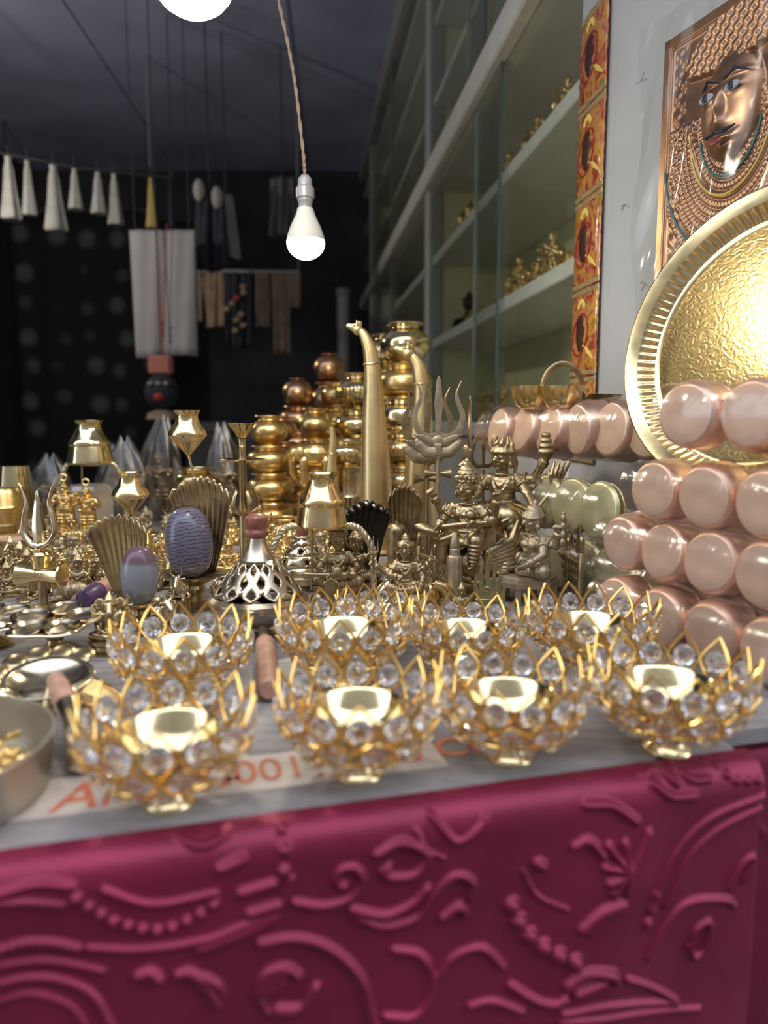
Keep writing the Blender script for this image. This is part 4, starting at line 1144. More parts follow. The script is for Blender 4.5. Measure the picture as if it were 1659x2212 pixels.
# left trident with round drum
Y = .90; t = th('trident', 'polished round-pronged trident with a gold drum, at the left', 'trident', 95, Y)
zt, zb = hz(1040, Y), hz(1185, Y); sp = .020
for sg in (-1, 1):
    p = spl([(0, 0, zb + .004), (sp * .55 * sg, 0, zb + .008), (sp * .95 * sg, 0, zb + .022), (sp * .86 * sg, 0, zb + .042), (sp * .70 * sg, 0, zb + .056), (sp * .92 * sg, 0, zb + .074), (sp * 1.08 * sg, 0, zt - .002)], 6)
    MB().tube(p, [lerp(.0078, .0014, (i / (len(p) - 1)) ** 1.4) for i in range(len(p))], 12, flat=.6).build('side_prong', M['silver_brass'], t)
MB().lathe([(0, zb - .002), (.006, zb), (.0078, zb + .014), (.0085, zb + .026), (.007, zb + .040), (.004, zb + .056), (.0015, zt - .012), (0, zt - .010)], 8).build('middle_prong', M['silver_brass'], t)
MB().lathe([(.004, zb + .004), (.010, zb), (.0095, zb - .004), (.012, zb - .007), (.0115, zb - .012), (.0095, zb - .016), (.0100, zb - .026), (.007, zb - .030), (0, zb - .030)], 24).build('collar', M['brass'], t)
for sg in (-1, 1): MB().tube(spl([(0, -.004, zb - .006), (.012 * sg, -.006, zb + .002), (.022 * sg, -.004, zb - .001)], 6), [.004 - .0002 * i for i in range(13)], 8, flat=.4).build('leaf', M['silver_brass'], t)
MB().tube([(0, 0, 0), (0, 0, zb - .02)], .0058, 12).build('shaft', M['brass_mid'], t)
MB().lathe([(0, 0), (.026, 0), (.026, .004), (.01, .008), (0, .009)], 24).build('foot', M['brass_mid'], t)
zd = hz(1240, Y); mb = MB(); mb.M = TR(.001, -.004, zd) @ RY(math.pi / 2) @ RX(.1)
mb.lathe([(0, -.029), (.0145, -.029), (.0155, -.027), (.0145, -.024), (.0095, -.006), (.0095, -.004), (.0085, -.003), (.0085, .003), (.0095, .004), (.0095, .006), (.0145, .024), (.0155, .027), (.0145, .029), (0, .029)], 32); mb.build('drum', M['brass'], t)

# lingam stands: stone, cobra fan, bull head, dripping pot on a rod
def stone_mat(name, c1, c2, bands, tip=None):
    m = mat(name, c1, .28, coat=.25); nt = m.node_tree; N = nt.nodes; L = nt.links; b = N['Principled BSDF']
    tc = N.new('ShaderNodeTexCoord'); wv = N.new('ShaderNodeTexWave'); wv.bands_direction = 'Z'; wv.inputs['Scale'].default_value = bands; wv.inputs['Distortion'].default_value = 6; wv.inputs['Detail'].default_value = 3; wv.inputs['Detail Scale'].default_value = 1.6
    mp = N.new('ShaderNodeMapping'); mp.inputs['Rotation'].default_value = (.2, .18, 0); L.new(tc.outputs['Object'], mp.inputs['Vector']); L.new(mp.outputs[0], wv.inputs['Vector'])
    r = N.new('ShaderNodeValToRGB'); r.color_ramp.elements[0].color = (*c2, 1); r.color_ramp.elements[1].color = (*c1, 1); r.color_ramp.elements[0].position = .02; r.color_ramp.elements[1].position = .22
    L.new(wv.outputs['Fac'], r.inputs['Fac'])
    out = r.outputs['Color']
    if tip:
        sx = N.new('ShaderNodeSeparateXYZ'); L.new(tc.outputs['Object'], sx.inputs[0])
        r2 = N.new('ShaderNodeMapRange'); r2.inputs['From Min'].default_value = tip[1] - .002; r2.inputs['From Max'].default_value = tip[1] + .002; L.new(sx.outputs['Z'], r2.inputs['Value'])
        mx = N.new('ShaderNodeMix'); mx.data_type = 'RGBA'; L.new(r2.outputs['Result'], mx.inputs[0]); L.new(out, mx.inputs[6]); mx.inputs[7].default_value = (*tip[0], 1); out = mx.outputs[2]
    L.new(out, b.inputs['Base Color']); return m
BULL = bull_mesh(.05, .022)
def lingam_stand(px, Y, yb, yt, w, tilt, hood_px, hood_y, hood_w, kx, ky0, ky1, kr, stone, label):
    t = th('lingam_stand', label, 'shrine stand', px, Y)
    zb, zt = hz(yb, Y), hz(yt, Y)
    MB().lathe([(0, 0), (w * .9, 0), (w * .95, .004), (w * .5, .010), (w * .42, zb * .45), (w * .55, zb * .6), (w * .5, zb * .7), (w * .9, zb - .006), (w * 1.15, zb - .003), (w * 1.25, zb), (w * 1.1, zb + .001), (w * .9, zb - .002), (0, zb - .002)], 32).build('pedestal', M['brass_mid'], t)
    sp_ = MB(); sp_.tube(spl([(w * .8, -.004, zb - .002), (w * 1.6, -.012, zb), (w * 2.2, -.018, zb - .001)], 6), [w * .5 - w * .025 * i for i in range(13)], 12, flat=.22); sp_.build('spout', M['brass_mid'], t)
    h = zt - zb; mb = MB(); mb.M = TR(0, 0, zb - .004) @ RY(tilt)
    mb.lathe([(0, 0)] + [(w * math.sin(a) ** .72, (h + .004) * (.5 - .5 * math.cos(a))) for a in np.linspace(.25, 3.02, 22)] + [(0, h + .004)], 40)
    o = mb.build('stone', stone, t); 
    hp = at(hood_px, hood_y, Y + .028) - t.location
    hh = hp.z - zb + .01
    hood_obj(hood_w, hh * 1.06, 9, .012, M['brass_mid'], t, M4=TR(hp.x, .026, zb - .008))
    k0 = at(kx, ky1, Y + .02) - t.location; k1 = at(kx, ky0, Y + .02) - t.location; kh = k1.z - k0.z
    MB().tube([(hp.x * .6 + k0.x * .4, .022, hp.z - .004), (k0.x, .02, k0.z + .002)], .0016, 8).build('rod', M['brass'], t)
    mb = MB(); mb.M = TR(k0.x, .02, k0.z)
    mb.lathe([(0, 0), (kr * .12, kh * .02), (kr * .85, kh * .38), (kr, kh * .44), (kr * 1.02, kh * .47), (kr, kh * .50), (kr * .95, kh * .56), (kr * .70, kh * .70), (kr * .58, kh * .82), (kr * .56, kh * .90), (kr * .72, kh), (kr * .66, kh), (kr * .5, kh * .9), (0, kh * .8)], 44, wave=lambda a, z: .02 * math.cos(28 * a) if z < kh * .45 else 0)
    mb.build('dripping_pot', M['brass'], t)
    for dx, dy, rz_, sc in ((-.004, -w * 1.6, .1, .85), (w * 1.5, -w * .9, .7, .8)):
        b = obj('bull_figure', BULL, M['silver_brass'], t); b.matrix_local = TR(dx, dy, zb - .020) @ RZ(rz_) @ SCL(sc)
        MB().lathe([(0, 0), (.014, 0), (.012, .004), (.010, zb - .022), (.018, zb - .018), (0, zb - .017)], 20).build('bull_post', M['brass_mid'], t).location = (dx, dy + .006, 0)
    return t
lingam_stand(305, .82, 1298, 1180, .0205, .02, 266, 1130, .036, 284, 1020, 1112, .0205, stone_mat('grey_banded_stone', (.23, .24, .26), (.17, .17, .19), 9, ((.15, .08, .105), hz(1298, .82) + .045)), 'stand with a smooth grey stone, purple tipped, and a cobra fan')
lingam_stand(418, .92, 1240, 1096, .0295, -.06, 440, 1052, .040, 407, 886, 985, .0235, stone_mat('purple_veined_stone', (.17, .155, .215), (.05, .04, .065), 70), 'stand with a large veined purple-grey stone and a cobra fan')

# free cobra with lingam, and a blackened many-headed cobra
Y = 1.14; t = th('cobra_lingam', 'brass cobra hood over a small capped cylinder left of the tridents', 'idol', 868, Y)
hood_obj(.028, hz(1054, Y), 7, .018, M['brass_dull'], t, M4=TR(.004, .012, 0), fan=.45)
zc = hz(1128, Y); cy = MB(); cy.M = TR(-.008, -.012, 0); cy.lathe([(0, 0), (.0155, 0), (.0155, zc - .012), (.0145, zc - .006), (.010, zc - .001), (.003, zc), (.0025, zc + .004), (0, zc + .005)], 32); cy.build('lingam', M['brass_dull'], t)
MB().lathe([(0, 0), (.034, 0), (.036, .004), (.030, .010), (0, .010)], 32).build('base', M['brass_dull'], t)
Y = 1.06; t = th('cobra_idol', 'blackened many-headed cobra canopy behind the couple idol', 'idol', 782, Y)
hood_obj(.036, hz(1085, Y), 7, .020, M['black_brass'], t, M4=RZ(.35), fan=.5)
for k in range(7):
    a = (k - 3) * .30; mb = MB(); e = Vector((.036 * math.sin(a) * 1.05, -.018, hz(1085, Y) - .012 * abs(k - 3) / 3)); mb.M = RZ(.35); mb.limb([e + Vector((0, .012, -.006)), e, e + Vector((0, -.008, -.002))], [.005, .0055, .0035], 8); mb.build('cobra_head', M['black_brass'], t)
lotus_base(.03, .012, M['black_brass'], t)

# ------------------------------------------------------------------ the big idols
VX = .00085
# four armed goddess with a lute, on a swan
Y = .98; t = th('goddess_idol', 'seated goddess idol with a lute on a swan, tallest in the statue group', 'statue', 1006, Y)
seat = hz(1178, Y); H_ = (hz(1005, Y) - seat) / .875
arms = [((-.15, .0, .41), (-.26, -.06, .26), (-.24, -.20, .24)), ((.15, .0, .41), (.27, -.05, .26), (.17, -.20, .27)), ((-.15, .03, .41), (-.30, .02, .36), (-.36, -.04, .52)), ((.15, .03, .41), (.30, .02, .36), (.34, -.04, .52))]
me = seated(H_, VX, arms, 1.42, 'kirita', -.15, 0, 'down', True)
o = obj('goddess_body', me, M['brass_dull'], t); o.matrix_local = TR(0, 0, seat) @ RZ(-.42)
v = MB(); v.M = TR(0, 0, seat) @ RZ(-.42) @ SCL(H_); v.limb([(.30, -.22, .30), (0, -.24, .26), (-.22, -.26, .22)], [.022, .028, .03], 10); v.ell((-.36, -.26, .19), (.16, .09, .055), R=Matrix.Rotation(.2, 3, 'Y')); v.ell((.34, -.22, .32), (.05, .05, .06)); v.ring((.1, -.24, .275), (1, 0, .2), .034, .008, 12, 5)
obj('lute', fuse(v, 'lute', .001), M['brass_dull'], t)
s = MB(); s.M = TR(.012, -.004, 0) @ SCL(H_)
s.ell((.05, 0, seat / H_ * .62), (.36, .2, .22)); s.limb([(-.24, -.05, .36), (-.36, -.10, .45), (-.36, -.12, .62), (-.24, -.14, .70)], [.10, .075, .06, .055]); s.limb([(-.24, -.14, .70), (-.40, -.18, .66)], [.05, .02])
for k in range(7): s.limb([(.10, -.18, .34 + .03 * k), (.36, -.16, .36 + .05 * k), (.62 - .03 * k, -.08, .40 + .075 * k)], [.05, .045, .02], 8)
for k in range(12): s.ell((-.2 + .05 * k, -.185 - .01 * math.sin(k), .22 + .03 * math.sin(k * 1.3)), (.045, .03, .03), 8, 6)
for k in range(5): s.ring((.32 + .02 * k, .02, .62 - .04 * k), (1, 0, .3 * k), .10, .018, 16, 5)
obj('swan', fuse(s, 'swan', .001), M['brass_dull'], t)
lotus_base(.042, .012, M['brass_dull'], t, 0, 18)
# many armed warrior idol behind
Y = 1.105; t = th('warrior_idol', 'many armed idol with a flame headdress behind the goddess, highest in the group', 'statue', 1083, Y)
top = hz(946, Y); H_ = .145; seat = top - H_ * .83
arms = [((-.15, 0, .41), (-.27, -.08, .26), (-.20, -.20, .26)), ((.15, 0, .41), (.30, -.10, .28), (.42, -.22, .16)), ((.15, .02, .41), (.32, .03, .42), (.44, 0, .62)), ((.15, .03, .40), (.34, .05, .32), (.47, -.02, .44)), ((-.15, .03, .41), (-.30, .0, .36), (-.36, -.08, .50)), ((.15, .04, .38), (.36, .06, .24), (.54, 0, .30))]
me = seated(H_, .001, arms, 1.35, 'flame', -.35, 0, 'lotus')
o = obj('idol_body', me, M['brass_dull'], t); o.matrix_local = TR(0, 0, seat) @ RZ(-.55)
w = MB(); w.M = TR(0, 0, seat) @ RZ(-.55) @ SCL(H_)
for k in range(4): w.ring((.45, -.01, .70 + .055 * k), (0, 0, 1), .06 - .012 * k, .028, 14, 6)
w.ell((.45, -.01, .68), (.05, .05, .08)); obj('conch', fuse(w, 'conch', .001), M['brass_dull'], t)
w = MB(); w.M = TR(0, 0, seat) @ RZ(-.55) @ SCL(H_); w.limb([(.42, -.26, .10), (.58, -.1, .36)], [.018, .018], 8)
for k in range(4): w.limb([(.56, -.1, .34), (.60 + .03 * (k - 1.5), -.1 + .03 * (k - 1.5), .48), (.64 + .05 * (k - 1.5), -.08, .60)], [.025, .022, .012], 8)
obj('lotus_staff', fuse(w, 'lotus_staff', .001), M['brass_dull'], t)
w = MB(); w.M = TR(0, 0, seat) @ RZ(-.55) @ SCL(H_); w.limb([(-.40, -.10, .36), (-.36, -.10, .58), (-.26, -.08, .88)], [.02, .02, .012], 8); w.ell((-.38, -.1, .66), (.05, .03, .1)); obj('mace', fuse(w, 'mace', .001), M['brass_dull'], t)
MB().lathe([(0, 0), (.05, 0), (.052, .006), (.040, .012), (.036, seat - .012), (.046, seat - .006), (.046, seat + .004), (0, seat + .004)], 32, wave=lambda a, z: .03 * math.cos(16 * a)).build('pedestal', M['brass_dull'], t)
# turbaned idol on a stool
Y = .95; stl = th('idol_stool', 'low brass stool with a stepped top under the turbaned idol', 'stool', 1136, Y)
zs = hz(1240, Y)
p6 = lambda r, e=1.0: [(r * math.cos(a), r * .72 * math.sin(a)) for a in [math.pi / 6 + k * math.pi / 3 for k in range(6)]]
def slab(mb, r0, r1, z0, z1):
    A, Bq = [(r0 * math.cos(k * math.pi / 3 + .1), r0 * .75 * math.sin(k * math.pi / 3 + .1), z0) for k in range(6)], [(r1 * math.cos(k * math.pi / 3 + .1), r1 * .75 * math.sin(k * math.pi / 3 + .1), z1) for k in range(6)]
    mb.add(A + Bq, [tuple(range(6))[::-1], tuple(range(6, 12))] + [(k, (k + 1) % 6, 6 + (k + 1) % 6, 6 + k) for k in range(6)])
mb = MB(); slab(mb, .044, .044, zs - .014, zs - .008); slab(mb, .041, .040, zs - .008, zs - .003); slab(mb, .037, .036, zs - .003, zs); mb.build('stool_top', M['brass_dust'], stl, ang=20)
for k in range(6):
    a = k * math.pi / 3 + .1; x, y = .037 * math.cos(a), .028 * math.sin(a); mb = MB(); mb.box((x - .004, y - .003, 0), (x + .004, y + .003, zs - .014), .0008); mb.build('leg', M['brass_dust'], stl)
t = th('turbaned_idol', 'seated turbaned idol facing left on the low brass stool', 'statue', 1142, Y, 0, None, TZ + zs)
H_ = (hz(1086, Y) - zs) / .83
arms = [((-.15, 0, .41), (-.25, -.10, .32), (-.21, -.24, .36)), ((.15, 0, .41), (.27, -.12, .27), (.20, -.30, .17)), ((.15, .03, .41), (.30, .05, .36), (.36, .02, .52)), ((-.15, .03, .41), (-.29, .03, .38), (-.34, -.02, .52)), ]
me = seated(H_, VX, arms, 1.30, 'turban', -.2, 0, 'knee_up', True)
o = obj('idol_body', me, M['brass_dust'], t); o.matrix_local = RZ(-.95) @ TR(0, .06 * H_, 0)
w = MB(); w.M = RZ(-.95) @ SCL(H_); 
for k in range(4): w.ell((.42, .08, .42 + .09 * k), (.035, .035, .05))
w.limb([(.42, .08, .30), (.42, .08, .75)], [.02, .02], 8); obj('club', fuse(w, 'club', .001), M['brass_dust'], t)
# god with small trident reclining on a bull
Y = .925; t = th('trident_god_idol', 'seated god idol holding a small trident beside a bull head, low in front', 'statue', 876, Y)
seat = hz(1275, Y); H_ = (hz(1158, Y) - seat) / .84
arms = [((-.15, 0, .41), (-.24, -.12, .24), (-.10, -.26, .26)), ((.15, 0, .41), (.27, -.06, .22), (.24, -.22, .10)), ((-.15, .03, .41), (-.30, -.06, .28), (-.46, -.10, .40)), ((.15, .03, .41), (.29, .0, .34), (.36, -.06, .44))]
me = seated(H_, .0007, arms, 1.45, 'hair', -.08, 0, 'lotus')
o = obj('idol_body', me, M['brass_dull'], t); o.matrix_local = TR(0, 0, seat) @ RZ(-.12)
w = MB(); w.M = TR(0, 0, seat) @ RZ(-.12) @ SCL(H_); w.limb([(-.48, -.13, .28), (-.48, -.13, .60)], [.018, .018], 8)
for sg in (-1, 0, 1): w.limb([(-.48, -.13, .56), (-.48 + .07 * sg, -.13, .62), (-.48 + .065 * sg, -.13, .80 + .05 * (sg == 0))], [.022, .022, .008], 8)
obj('small_trident', fuse(w, 'small_trident', .0007), M['brass_dull'], t)
b = obj('bull', BULL, M['brass_dull'], t); b.matrix_local = TR(-.008, .004, 0) @ RZ(-.9) @ SCL(.95)
mb = MB(); mb.M = TR(.028, .006, seat * .6) @ RZ(.3); mb.ell((0, 0, 0), (.019, .014, .020)); mb.tube(spl([(.004, -.01, .018), (.02, -.012, .010), (.026, -.012, -.006)], 6), [.006, .0062, .0065, .0068, .007, .0072, .0074, .0076, .0078, .008, .0082, .0084, .0086], 10); mb.build('conch_shell', M['brass'], t)
lotus_base(.034, seat * .5, M['brass_dull'], t)
# couple
Y = .955; t = th('couple_idol', 'pair of crowned idols, large smiling one with a lute and a smaller behind', 'statue', 735, Y)
seat = hz(1262, Y); H_ = (hz(1134, Y) - seat) / .84
arms = [((-.15, 0, .41), (-.27, -.06, .24), (-.16, -.22, .20)), ((.15, 0, .41), (.28, -.05, .24), (.18, -.22, .22))]
me = seated(H_, .0007, arms, 1.45, 'kirita', .05, 0, 'lotus', pot=.02)
o = obj('larger_idol', me, M['brass_dull'], t); o.matrix_local = TR(-.002, 0, seat)
v = MB(); v.M = TR(-.002, 0, seat) @ SCL(H_); v.limb([(-.46, -.27, .20), (0, -.28, .19), (.22, -.28, .20)], [.028, .04, .05], 10); v.ell((.0, -.30, .22), (.07, .05, .10)); obj('lute', fuse(v, 'lute', .0008), M['brass_dull'], t)
me = seated(H_ * .78, .0007, [((-.15, 0, .41), (-.27, -.06, .26), (-.12, -.2, .30)), ((.15, 0, .41), (.28, -.05, .3), (.27, -.14, .42))], 1.45, 'kirita', -.2, 0, 'lotus', True)
o = obj('smaller_idol', me, M['brass_dull'], t); o.matrix_local = TR(.021, .022, seat + .004) @ RZ(-.2)
lotus_base(.04, seat + .002, M['brass_dull'], t)
# little front pieces
Y = .885; t = th('cobra_bull_idol', 'tiny cobra with seated bull and lingam in front of the couple', 'idol', 716, Y)
hood_obj(.0105, hz(1250, Y), 5, .006, M['brass_mid'], t, M4=TR(.0, .0, 0), thick=.0012, fan=.4)
b = obj('bull', BULL, M['brass_dull'], t); b.matrix_local = TR(.021, .0, 0) @ RZ(-.5) @ SCL(.62)
mb = MB(); mb.M = TR(-.017, -.004, 0); mb.lathe([(0, 0), (.0085, 0), (.0085, .012), (.0095, .013), (.0085, .015), (.0085, .022), (.005, .027), (0, .0275)], 20); mb.build('lingam', M['brass_mid'], t)
mb = MB(); mb.box((-.03, -.012, -.0), (.036, .014, .003), .001); mb.build('base', M['brass_dull'], t)

# pierced throne panels
def throne_panel(p0, p1, h, label, m):
    p0, p1 = Vector(p0), Vector(p1); d = p1 - p0; d.z = 0; L = d.length
    t = thing('throne_panel', label, 'throne', (p0.x, p0.y, TZ), math.atan2(d.y, d.x))
    mb = MB(); n = max(4, int(L / .009)); rows = 4
    cw = L / n; ch = h * .42 / rows
    for j in range(rows):
        for i in range(n):
            cx, cz = (i + .5) * cw, .004 + (j + .5) * ch
            o = []; inn = []
            for k in range(12):
                a = 2 * math.pi * k / 12 + math.pi / 4; c, s_ = math.cos(a), math.sin(a); l = max(abs(c), abs(s_))
                o.append((cx + c / l * cw / 2, 0, cz + s_ / l * ch / 2)); inn.append((cx + c * cw * .30, 0, cz + s_ * ch * .34))
            mb.add(o + inn, [(k, (k + 1) % 12, 12 + (k + 1) % 12, 12 + k) for k in range(12)])
    solidify(mb.build('lattice', m, t, ang=None), .0018, 0)
    mb = MB(); mb.box((-.002, -.003, h * .42), (L + .002, .003, h * .42 + .006), .001); mb.box((-.002, -.003, 0), (L + .002, .003, .004), .001); mb.build('rail', m, t)
    for k in range(3):
        x = L * k / 2; hh = h * (.8, .72, .8)[k]
        mb = MB(); mb.M = TR(x, 0, 0); mb.lathe([(0, 0), (.0042, 0), (.0042, hh * .7), (.003, hh * .72), (.0045, hh * .78), (.0036, hh * .84), (.0042, hh * .88), (0, hh)], 12); mb.build('post', m, t)
    for k in range(4):
        x = L * (k + .5) / 4; mb = MB(); ribbon(mb, [(x - L / 11, h * .47), (x - L / 20, h * .62), (x, h * (.78 + .1 * (k % 2)))], [.002, .0035, .0008], .0009); ribbon(mb, [(x + L / 11, h * .47), (x + L / 20, h * .62), (x, h * (.78 + .1 * (k % 2)))], [.002, .0035, .0008], .0009); mb.build('finial', m, t)
throne_panel(spot(905, 1.05), spot(978, .955), .098, 'pierced brass throne panel running toward the goddess, left one', M['brass_dull'])
throne_panel(spot(1200, 1.03), spot(1252, .93), .118, 'pierced brass throne panel right of the stool, leaning by the packets', M['brass_dull'])
# post with bullet finial
Y = .935; t = th('finial_post', 'smooth brass post with a bullet shaped finial before the goddess', 'ornament', 981, Y); zf = hz(1148, Y)
MB().lathe([(0, 0), (.0105, 0), (.0105, zf * .62), (.0095, zf * .66), (.0070, zf * .68), (.0068, zf * .76), (.0060, zf * .77), (.0068, zf * .79), (.0055, zf * .9), (0, zf)], 10).build('post', M['brass_dust'], t, ang=30)
# round pot with crescent handle
Y = 1.03; t = th('round_pot', 'round brass pot with a crescent handle between goddess and warrior idol', 'pot', 1090, Y); zp = hz(1122, Y)
mb = MB(); mb.ell((0, 0, zp), .0245, 28, 18); mb.build('pot_body', M['brass_mid'], t)
MB().tube(spl([(.006, -.020, zp + .024), (.024, -.018, zp + .014), (.030, -.016, zp - .006), (.020, -.016, zp - .026), (.002, -.018, zp - .034)], 8), [.002 + .0018 * math.sin(math.pi * i / 32) for i in range(33)], 10).build('handle', M['brass'], t)
MB().lathe([(0, 0), (.018, 0), (.016, .004), (.009, .010), (.009, zp - .022), (0, zp - .02)], 20).build('foot', M['brass_mid'], t)
# flame crown plate
Y = .90; t = th('flame_plate', 'yellowish brass plate of tall flame prongs with green tarnish', 'ornament', 1054, Y, -.2); zf = hz(1182, Y)
M['tarnish'] = mat('tarnished_yellow_brass', (.62, .50, .22), .35, 1, 0, 120, col2=(.30, .36, .25))
for k, (x, hh) in enumerate(((-.014, .62), (-.008, .85), (0, 1.0), (.007, .78), (.013, .70), (.018, .45))):
    mb = MB(); ribbon(mb, [(x * .6, .008), (x * 1.0, zf * hh * .45), (x * 1.1 - .0015, zf * hh * .65), (x * 1.05 + .001, zf * hh * .85), (x, zf * hh)], [.0045, .0036, .0024, .0022, .0004], .0011); mb.build('flame_prong', M['tarnish'], t)
mb = MB(); mb.box((-.016, -.0015, 0), (.02, .0015, .016), .001); mb.build('plate', M['tarnish'], t)
# ------------------------------------------------------------------ brass and copper pots in stacks
def lota_mesh(kind):
    if kind == 'tall': prof = [(0, 0), (.42, 0), (.46, .03), (.44, .10), (.62, .22), (.90, .50), (1.0, .80), (.93, 1.08), (.74, 1.30), (.58, 1.40), (.55, 1.50), (.60, 1.58), (.72, 1.64), (.70, 1.66), (.52, 1.56), (.48, 1.45), (0, 1.42)]
    elif kind == 'squat': prof = [(0, 0), (.5, 0), (.54, .03), (.52, .08), (.82, .24), (.97, .44), (1.0, .62), (.96, .84), (.82, 1.0), (.66, 1.06), (.62, 1.14), (.68, 1.22), (.80, 1.26), (.78, 1.28), (.56, 1.18), (0, 1.1)]
    else: prof = [(0, 0), (.3, 0), (.34, .04), (.6, .14), (.88, .42), (1.0, .85), (.94, 1.25), (.70, 1.60), (.46, 1.72), (.40, 1.80), (.46, 1.86), (.44, 1.88), (.3, 1.8), (0, 1.75)]
    P = spl2(prof[:-2], 3) + prof[-2:]
    return MB().lathe(P, 44).mesh('pot_body')
LOTA = {k: lota_mesh(k) for k in ('tall', 'squat', 'round')}
LTOP = {'tall': 1.56, 'squat': 1.20, 'round': 1.78}
def rib_mesh(kind):
    z0, z1 = {'tall': (.55, 1.05), 'squat': (.35, .85), 'round': (.6, 1.2)}[kind]; mb = MB()
    for k in range(40):
        a = 2 * math.pi * k / 40; mb.tube([(math.cos(a) * .985, math.sin(a) * .985, z0), (math.cos(a) * 1.03, math.sin(a) * 1.03, (z0 + z1) / 2), (math.cos(a) * .97, math.sin(a) * .97, z1)], .035, 5)
    return mb.mesh('ribs')
RIBS = {k: rib_mesh(k) for k in LOTA}
ORD = ['topmost', 'second from the top', 'third from the top', 'fourth from the top', 'fifth from the top', 'sixth from the top']
def stack(px, Y, items, where, z0=0.0):
    """items from the bottom up: (kind, radius, material, ribbed)"""
    b = spot(px, Y); z = z0; n = len(items)
    rnd = random.Random(int(px))
    for i, (kind, r, mk, rib) in enumerate(items):
        col = 'copper' if 'copper' in mk else 'brass'
        lb = f"{'ribbed ' if rib else ''}{col} pot, {ORD[n - 1 - i]} {where}"
        t = thing('brass_pot' if col == 'brass' else 'copper_pot', lb, 'pot', (b.x + rnd.uniform(-.003, .003), b.y + rnd.uniform(-.003, .003), TZ + z), rnd.uniform(0, 6), 'stacked metal pots')
        o = obj('pot_body', LOTA[kind], None, t); o.scale = (r,) * 3
        if not LOTA[kind].materials: LOTA[kind].materials.append(M['brass'])
        o.material_slots[0].link = 'OBJECT'; o.material_slots[0].material = M[mk]
        m2 = MB(); m2.ring((0, 0, r * (LTOP[kind] + .06)), (0, 0, 1), r * {'tall': .70, 'squat': .78, 'round': .46}[kind], r * .035, 32, 6); m2.build('rim', M[mk], t)
        if rib:
            q = obj('ribs', RIBS[kind], None, t); q.scale = (r,) * 3
            if not RIBS[kind].materials: RIBS[kind].materials.append(M['brass'])
            q.material_slots[0].link = 'OBJECT'; q.material_slots[0].material = M[mk]
        z += r * LTOP[kind] + .0015
    return z
BB, BG, CD = 'brass_bright', 'brass_gold', 'copper_dark'
stack(872, 1.70, [('squat', .050, BB, 0), ('squat', .052, BB, 0), ('tall', .050, 'brass', 1), ('squat', .060, BB, 0), ('squat', .062, BG, 0), ('tall', .057, BB, 0)], 'in the tall stack behind the second horn')
stack(775, 1.86, [('tall', .056, BB, 0), ('tall', .058, BG, 0), ('squat', .060, BB, 0), ('tall', .056, BB, 1)], 'in the stack left of the tallest horn')
stack(836, 2.0, [('tall', .060, BG, 0), ('tall', .060, BB, 0), ('tall', .060, BB, 0), ('squat', .062, BB, 0), ('tall', .056, BB, 1)], 'in the rear stack between the horns')
stack(686, 1.80, [('squat', .052, BG, 0), ('squat', .052, BG, 0), ('squat', .046, BG, 0), ('tall', .046, BG, 0)], 'in the gold stack under the copper globes')
stack(648, 1.96, [('squat', .056, CD, 0), ('squat', .056, CD, 0), ('squat', .054, CD, 0), ('squat', .050, CD, 0), ('round', .040, CD, 0)], 'in the left copper stack')
stack(712, 2.12, [('tall', .056, BG, 0), ('tall', .056, BG, 0), ('squat', .056, CD, 0), ('tall', .054, CD, 0), ('round', .045, CD, 0)], 'in the highest copper stack')
stack(738, 1.98, [('tall', .056, BG, 0), ('tall', .056, BG, 0), ('tall', .056, BG, 0), ('squat', .050, BG, 0)], 'in the half hidden gold stack')
stack(588, 1.58, [('squat', .046, BG, 0), ('squat', .050, BG, 0), ('squat', .048, BG, 0), ('tall', .040, BG, 0)], 'in the short left stack')
stack(612, 1.68, [('squat', .05, CD, 0), ('squat', .05, CD, 0), ('squat', .048, CD, 0), ('tall', .036, CD, 0)], 'in the low copper stack')
stack(430, 1.58, [('tall', .046, 'brass', 0), ('squat', .046, 'brass', 0)], 'in the pair behind the veined stone')
stack(660, 1.42, [('tall', .028, BG, 0)], 'alone in front of the gold stack')
stack(618, 1.44, [('squat', .034, BG, 0)], 'alone left of the braided arch')
# tall fluted cup with a pot on it
Y = 1.58; t = th('fluted_cup', 'tall straight brass cup carrying a pot, left of the tallest horn', 'cup', 754, Y); zc = hz(1010, Y)
MB().lathe([(0, 0), (.034, 0), (.034, .004), (.028, .01), (.031, zc * .5), (.034, zc * .55), (.032, zc * .58), (.034, zc - .004), (.036, zc), (0, zc)], 36).build('cup_body', M['silver_brass'], t)
stack(754, Y, [('squat', .046, BB, 0)], 'resting on the tall straight cup', zc + .001)
# elephant on a low pot
Y = 1.52; ze = stack(682, Y, [('squat', .043, BG, 0), ('squat', .038, BG, 0)], 'under the standing elephant')
mb = MB(); mb.ell((0, 0, .062), (.036, .022, .026)); mb.limb([(-.028, 0, .068), (-.042, 0, .066), (-.048, 0, .05), (-.048, 0, .026), (-.042, 0, .014)], [.016, .015, .008, .006, .004], 10)
for x in (-.022, .024):
    for y in (-.011, .011): mb.limb([(x, y, .05), (x, y, .004)], [.0105, .0085], 10)
for y in (-1, 1): mb.ell((-.030, .016 * y, .064), (.011, .004, .015))
mb.limb([(.034, 0, .062), (.040, 0, .04)], [.003, .002], 6)
t = th('elephant', 'dull golden brass elephant standing on two low pots', 'figurine', 682, Y, 0, None, TZ + ze + .001)
obj('elephant_body', fuse(mb, 'elephant_body', .0013), M['brass_gold'], t)
mb = MB(); mb.box((-.032, -.018, 0), (.034, .018, .003), .001); mb.build('base_plate', M['brass_gold'], t)

